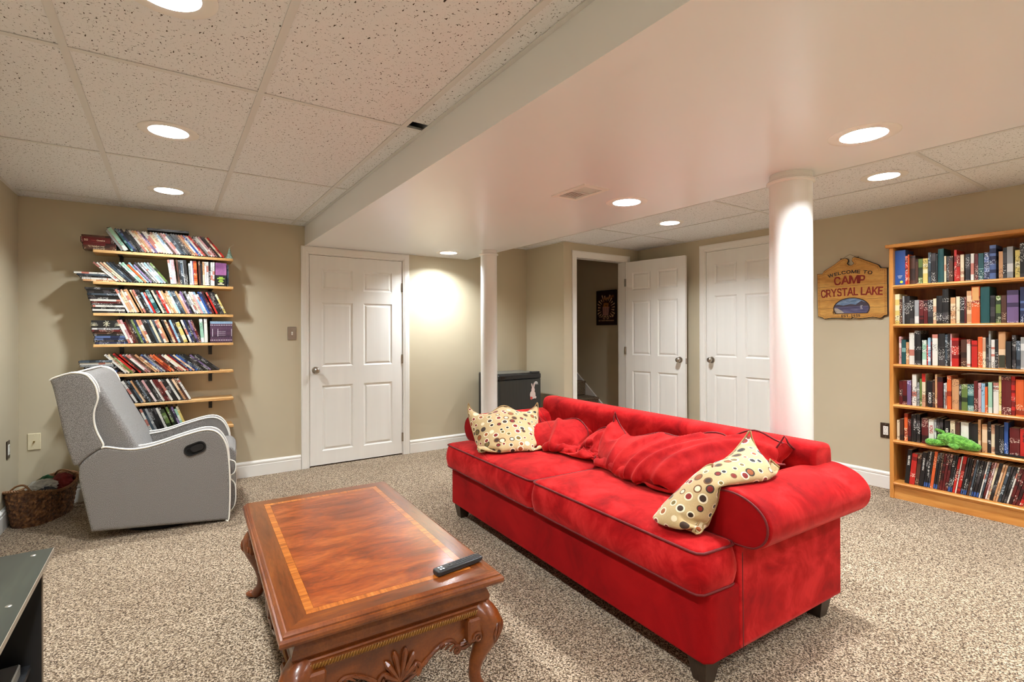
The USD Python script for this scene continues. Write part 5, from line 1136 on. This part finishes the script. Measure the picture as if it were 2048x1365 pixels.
# burnt rope border: short slanted dashes inside the edge
ring = np.array(sp.buffer(-.016).exterior.coords); rr = resample(ring[:-1], 150); ds = []
for k in range(150):
    p = rr[k]; q = rr[(k + 1) % 150]
    if abs(p[1] - 1.342) < .03 and 1.80 < p[0] < 1.955: continue
    d = (q - p) / np.linalg.norm(q - p); n_ = np.array([-d[1], d[0]]); a = p + .0045 * (n_ + d); b = p - .0045 * (n_ + d)
    ds.append(tube([(SXF - .0002, *a), (SXF - .0002, *b)], .0011, 4))
part(sg_t, 'rope_border', ds, flat('sign_burn', srgb(140, 82, 40), .7))
def sign_text(s, h, y_left, y_right, z0, mat_, arc=0., bold=True, serif=0, hs=None):
    """letters from y_left to y_right (y falls to the right), each lifted along an arc"""
    adv = []; x = 0
    for ch_ in s:
        if ch_ == ' ': adv.append((None, x)); x += .45 * h; continue
        m = text(ch_, h, .0016, bold); w = m.bounds[1][0] - m.bounds[0][0]; m.apply_translation([-m.bounds[0][0], 0, 0]); adv.append((m, x)); x += w + .13 * h
    tot = x - .13 * h; sc = (y_left - y_right) / tot; out_ = []
    for m, x0 in adv:
        if m is None: continue
        w = m.bounds[1][0]; f = (x0 + w / 2) / tot * 2 - 1; lift = arc * (1 - f * f); ang = math.atan(-2 * f * arc / ((y_left - y_right) / 2))
        k = (1 + hs * f * f) if hs else 1
        V = m.vertices.copy(); V[:, 0] = (V[:, 0] - w / 2) * sc; V[:, 1] *= k
        if serif:      # western serifs: feet and heads flare
            V[:, 0] *= 1 + serif * (np.abs(V[:, 1] / (h * k) - .5) * 2) ** 4
        X = V[:, 0] * math.cos(ang) - V[:, 1] * math.sin(ang) + (x0 + w / 2) * sc; Z = V[:, 0] * math.sin(ang) + V[:, 1] * math.cos(ang) + z0 + lift
        mm = trimesh.Trimesh(np.stack([SXF - V[:, 2], y_left - X, Z], 1), m.faces, process=False); mm.fix_normals(); out_.append(mm)
    return out_
red_ink, blk_ink = flat('sign_red', srgb(134, 30, 20), .5), flat('sign_black', srgb(42, 36, 32), .5)
part(sg_t, 'lettering', sign_text('WELCOME TO', .026, 2.046, 1.725, 1.678, blk_ink, .023, True), blk_ink, label='black WELCOME TO lettering')
part(sg_t, 'lettering', sign_text('CAMP', .064, 1.998, 1.776, 1.612, red_ink, .006, True, .22), red_ink, label='dark red CAMP lettering')
part(sg_t, 'lettering', sign_text('CRYSTAL LAKE', .062, 2.102, 1.654, 1.513, red_ink, .008, True, .22), red_ink, label='dark red CRYSTAL LAKE lettering')
part(sg_t, 'lettering', sign_text('EST. 1935', .021, 1.946, 1.808, 1.343, blk_ink, .0, True), blk_ink, label='black EST. 1935 lettering')
el = affinity.scale(Point(1.873, 1.415).buffer(1, 32), .134, .088).intersection(shapely.box(1.6, 1.372, 2.1, 1.6))
el2 = affinity.scale(Point(1.873, 1.415).buffer(1, 32), .126, .081).intersection(shapely.box(1.6, 1.376, 2.1, 1.6))
part(sg_t, 'picture_frame', yz_ext(el.difference(el2), SXF - .0030, SXF + .0005), flat('sign_ring', srgb(62, 44, 40), .5))
part(sg_t, 'lake_sky', yz_ext(el2, SXF - .0006, SXF + .0004), tinted('sign_sky', srgb(86, 118, 158), srgb(140, 166, 196), 18., rough=.5, stretch=(1, 1, 4)))
hill = Polygon([(2.02, 1.44), (1.97, 1.447), (1.93, 1.44), (1.88, 1.45), (1.84, 1.444), (1.80, 1.474), (1.775, 1.462), (1.72, 1.435), (1.72, 1.41), (2.02, 1.41)]).intersection(el2)
part(sg_t, 'lake_hills', yz_ext(hill, SXF - .0011, SXF + .0002), flat('sign_hill', srgb(70, 62, 74), .5))
wat = shapely.box(1.7, 1.37, 2.05, 1.43).intersection(el2)
part(sg_t, 'lake_water', yz_ext(wat, SXF - .0015, SXF + .0001), tinted('sign_water', srgb(52, 48, 84), srgb(112, 110, 142), 40., rough=.4, stretch=(1, .2, 3)))
shore = Polygon([(2.0, 1.376), (2.0, 1.42), (1.975, 1.418), (1.94, 1.395), (1.925, 1.376)]).intersection(el2)
part(sg_t, 'lake_shore', yz_ext(shore, SXF - .0019, SXF + .0001), flat('sign_shore', srgb(176, 168, 158), .6))
part(sg_t, 'lake_highlights', [tube([(SXF - .0018, 1.80 - .008 * j, 1.44 - .002 * j), (SXF - .0018, 1.806 - .008 * j, 1.425), (SXF - .0018, 1.80 - .008 * j, 1.405)], .0014, 4) for j in range(2)], flat('sign_highlight', srgb(226, 226, 224), .5))
part(sg_t, 'lake_birds', [tube([(SXF - .001, 1.91 - .011 * j, 1.468 + .005 * math.sin(j * 2.1)), (SXF - .001, 1.906 - .011 * j, 1.472 + .005 * math.sin(j * 2.1)), (SXF - .001, 1.901 - .011 * j, 1.468 + .005 * math.sin(j * 2.1))], .0009, 4) for j in range(7)], flat('sign_bird', srgb(44, 70, 60), .5))
part(sg_t, 'reeds', [tube([(SXF - .0015, 2.006 - .007 * j, 1.368), (SXF - .0015, 2.012 - .004 * j, 1.392 + .006 * (j % 3))], .0011, 4) for j in range(6)], blk_ink)
part(sg_t, 'hanging_wire', tube([(4.632, 1.952, 1.823), (4.630, 1.887, 1.858), (4.632, 1.824, 1.823)], .0011, 5), flat('wire', srgb(60, 52, 46), .5))
part(sg_t, 'wire_post', [T(ico([.003, .006, .006], 2), (4.628, y, 1.826)) for y in (1.952, 1.826)], sign_edge)

# ------------------------------------------------------------------ framed popcorn poster in the stairwell
pt = thing('framed_poster', 'dark framed popcorn poster on the stairwell wall beyond the open door', 'poster', (XR - .001, 4.674, 1.531))
PW, PH = .172, .222
def pbox(y0, y1, z0, z1, x0, x1): return B(x0, x1, -y0, -y1, z0, z1)       # y to the viewer's right
pfm = flat('poster_frame', srgb(30, 14, 16), .4); pm0 = flat('poster_ground', srgb(44, 14, 20), .5); pmc = flat('poster_cream', srgb(206, 178, 140), .5); pmo = flat('poster_gold', srgb(172, 120, 62), .5); pmp = flat('poster_pink', srgb(196, 150, 140), .5)
part(pt, 'frame', [pbox(-PW, PW, -PH, -PH + .016, -.028, 0), pbox(-PW, PW, PH - .016, PH, -.028, 0), pbox(-PW, -PW + .016, -PH + .016, PH - .016, -.028, 0), pbox(PW - .016, PW, -PH + .016, PH - .016, -.028, 0)], pfm)
part(pt, 'print', pbox(-PW + .016, PW - .016, -PH + .016, PH - .016, -.024, 0), pm0)
def pflat(poly, x): m = plane(ext(poly, .0006), 'yz'); V = m.vertices; m = trimesh.Trimesh(np.stack([V[:, 0] + x - .0006, -V[:, 1], V[:, 2]], 1), m.faces[:, ::-1], process=False); m.fix_normals(); return m
rays = []
for k in range(26):
    a = math.radians(-100 + k * 15.2)
    r0, r1 = .092 + .012 * (k % 2), .145 + .02 * (k % 3)
    c_, s_ = math.cos(a), math.sin(a); pg = Polygon([(r0 * c_ - .003 * s_, -.01 + r0 * s_ + .003 * c_), (r1 * c_ - .011 * s_, -.01 + r1 * s_ + .011 * c_), (r1 * c_ + .011 * s_, -.01 + r1 * s_ - .011 * c_), (r0 * c_ + .003 * s_, -.01 + r0 * s_ - .003 * c_)]).intersection(shapely.box(-PW + .02, -.12, PW - .02, PH - .02))
    if pg.is_empty or pg.area < 1e-5: continue
    rays.append(pflat(pg, -.024))
part(pt, 'sunburst_print', rays, pmc)
def ptext(s, h, y0, z0, x=-.0242, wid=None, slope=0):
    m = text(s, h, .0006, True)
    if wid: m.apply_scale([wid / m.extents[0], 1, 1])
    V = m.vertices; m = trimesh.Trimesh(np.stack([x - V[:, 2], -(V[:, 0] + y0), V[:, 1] + z0 + slope * V[:, 0]], 1), m.faces, process=False); m.fix_normals(); return m
part(pt, 'popcorn_print', [pflat(Point(.028 * math.cos(q) * (1 + .6 * (j % 2)), .030 + .02 * math.sin(q)).buffer(.016, 5), -.0244) for j, q in enumerate(np.linspace(0, 6, 9))], pmo)
part(pt, 'bucket_print', [pflat(Polygon([(-.062 + .018 * j, .012), (-.050 + .018 * j, .012), (-.042 + .0135 * j, -.10), (-.052 + .0135 * j, -.10)]), -.0246) for j in range(7)], pmp)
part(pt, 'lettering', [ptext('Popcorn', .036, -.055, .088, wid=.185, slope=.22)], pmo, label='gold Popcorn lettering')
part(pt, 'lettering', [ptext('GET YOUR TICKETS NOW', .016, -.135, -.172, wid=.27)], pmc, label='cream GET YOUR TICKETS NOW lettering')
part(pt, 'ticket_print', [pflat(Point(-.035, -.128).buffer(.020, 8).difference(Point(-.035, -.128).buffer(.011, 8)), -.0246), pflat(Point(.03, -.128).buffer(.020, 8).difference(Point(.03, -.128).buffer(.011, 8)), -.0246)] + [pflat(Point(.09 + .012 * j, -.115 + .02 * (j % 2)).buffer(.008, 4), -.0246) for j in range(4)] + [pflat(Point(-.09 - .012 * j, -.12 + .018 * (j % 2)).buffer(.006, 4), -.0246) for j in range(4)], pmc)

# ------------------------------------------------------------------ small fridge behind the slender column
fg = thing('mini_fridge', 'small black and dark grey fridge in the alcove behind the slender column', 'fridge', (2.746, 4.30, 0))
fw_, fd_, fh_ = .538, .40, .795
fbody = flat('fridge_black', (.012, .012, .012), .35); fdoor = tinted('fridge_steel', (.055, .058, .058), (.075, .078, .078), 6., rough=.34, stretch=(30, 1, .3), metallic=.75)
part(fg, 'cabinet', B(0, fw_, .055, fd_, .02, fh_ - .004, .006), fbody)
part(fg, 'top_panel', B(.004, fw_ - .004, .062, fd_, fh_ - .004, fh_ + .002, .001), flat('fridge_top', (.10, .10, .095), .25))
part(fg, 'door', B(.012, fw_ - .004, 0, .05, .03, fh_ - .062, .006), fdoor)
part(fg, 'door_cap', B(.0, fw_, -.002, .052, fh_ - .060, fh_ - .008, .008), black_m)
part(fg, 'hinge_cover', B(fw_ - .11, fw_ - .012, .006, .06, fh_ - .008, fh_ + .012, .004), black_m)
part(fg, 'latch_recess', B(.02, .075, -.0035, .0, fh_ - .048, fh_ - .018, .002), flat('fridge_gloss', (.02, .02, .02), .12))
part(fg, 'foot', [T(lathe([(0, 0), (.018, 0), (.018, .022), (0, .022)], 12), (x, y, 0)) for x in (.05, fw_ - .05) for y in (.09, fd_ - .05)], black_m)
def ftext(s, h, x, z, slant=.3):
    m = text(s, h, .0008, True); V = m.vertices; m = trimesh.Trimesh(np.stack([x + V[:, 0] + slant * V[:, 1], -.0002 - V[:, 2], z + V[:, 1]], 1), m.faces, process=False); m.fix_normals(); return m
part(fg, 'badge', [B(.435, .50, -.0006, .0004, .672, .676), T(B(0, .052, -.0006, .0004, 0, .013), (.443, 0, .680)), T(B(0, .03, -.0006, .0004, 0, .010), (.455, 0, .694))], flat('badge_silver', srgb(206, 206, 204), .3), label='small silver badge')
bn = thing('magnet', 'pink and white rabbit magnet on the fridge door', 'magnet', (2.746 + .425, 4.2995, .565))
def fz(poly, d): m = plane(ext(poly, d), 'xz'); m.apply_translation([0, -d, 0]); m.fix_normals(); return m
rab = shapely.union_all([affinity.scale(Point(0, 0).buffer(1, 12), .036, .044), affinity.rotate(affinity.scale(Point(.004, .052).buffer(1, 12), .022, .026), 10), affinity.rotate(affinity.scale(Point(-.008, .092).buffer(1, 10), .008, .030), 12), affinity.rotate(affinity.scale(Point(.016, .094).buffer(1, 10), .008, .030), -8), Point(.032, -.028).buffer(.014)])
part(bn, 'rabbit', fz(rab, .003), flat('rabbit_white', srgb(226, 206, 200), .5)); part(bn, 'tail_patch', T(fz(Point(-.02, -.034).buffer(.016), .001), (0, -.003, 0)), flat('rabbit_pink', srgb(206, 84, 78), .5))

# ------------------------------------------------------------------ switch and socket plates
def plate(name, label, cat_, centre, rz, w, h, m_plate):
    t = thing(name, label, cat_, centre, rz)
    part(t, 'plate', B(-w / 2, w / 2, -.006, 0, -h / 2, h / 2, .003), m_plate); return t
t = plate('light_switch', 'steel light switch plate on the back wall left of the closed door', 'light switch', (.906, D, 1.223), 0, .074, .118, steel_m)
part(t, 'toggle', T(B(-.005, .005, -.016, 0, -.006, .006, .002), (0, -.004, .003), rx=-18), wplastic_m); part(t, 'toggle_slot', B(-.0065, .0065, -.0068, -.005, -.014, .014), wplastic_m)
part(t, 'screw', [T(ico([.003, .0015, .003], 1), (0, -.006, z)) for z in (-.03, .03)], nickel_m)
t = plate('cable_plate', 'ivory cable wall plate low on the back wall beside the recliner', 'wall plate', (-.788, D, .470), 0, .070, .116, ivory_m)
part(t, 'connector', [T(lathe([(0, 0), (.0055, 0), (.0055, .012), (.003, .012), (.003, .014), (0, .014)], 12), (0, -.005, 0), rx=90)], flat('brass', (.45, .33, .12), .3, metallic=1.)); part(t, 'screw', [T(ico([.003, .0015, .003], 1), (0, -.006, z)) for z in (-.042, .042)], ivory_m)
def outlet(t):
    part(t, 'receptacle', B(-.017, .017, -.0085, -.004, -.034, .034, .002), wplastic_m)
    part(t, 'slot', [B(x - .001, x + .001, -.0088, -.0082, z - .004, z + .004) for x in (-.0065, .0065) for z in (-.018, .022)] + [B(-.002, .002, -.0088, -.0082, z - .002, z + .002) for z in (-.027, .012)], dark_m)
    part(t, 'screw', [T(ico([.003, .0015, .003], 1), (0, -.006, z)) for z in (-.049, .049)], nickel_m)
t = plate('power_outlet', 'dark bronze power outlet low on the left wall near the corner', 'power outlet', (XL, 4.545, .478), 90, .072, .118, bronze_m); outlet(t)
t = plate('power_outlet', 'dark bronze power outlet half hidden behind the left side of the bookcase', 'power outlet', (XR, 1.640, .451), -90, .074, .118, bronze_m); outlet(t)
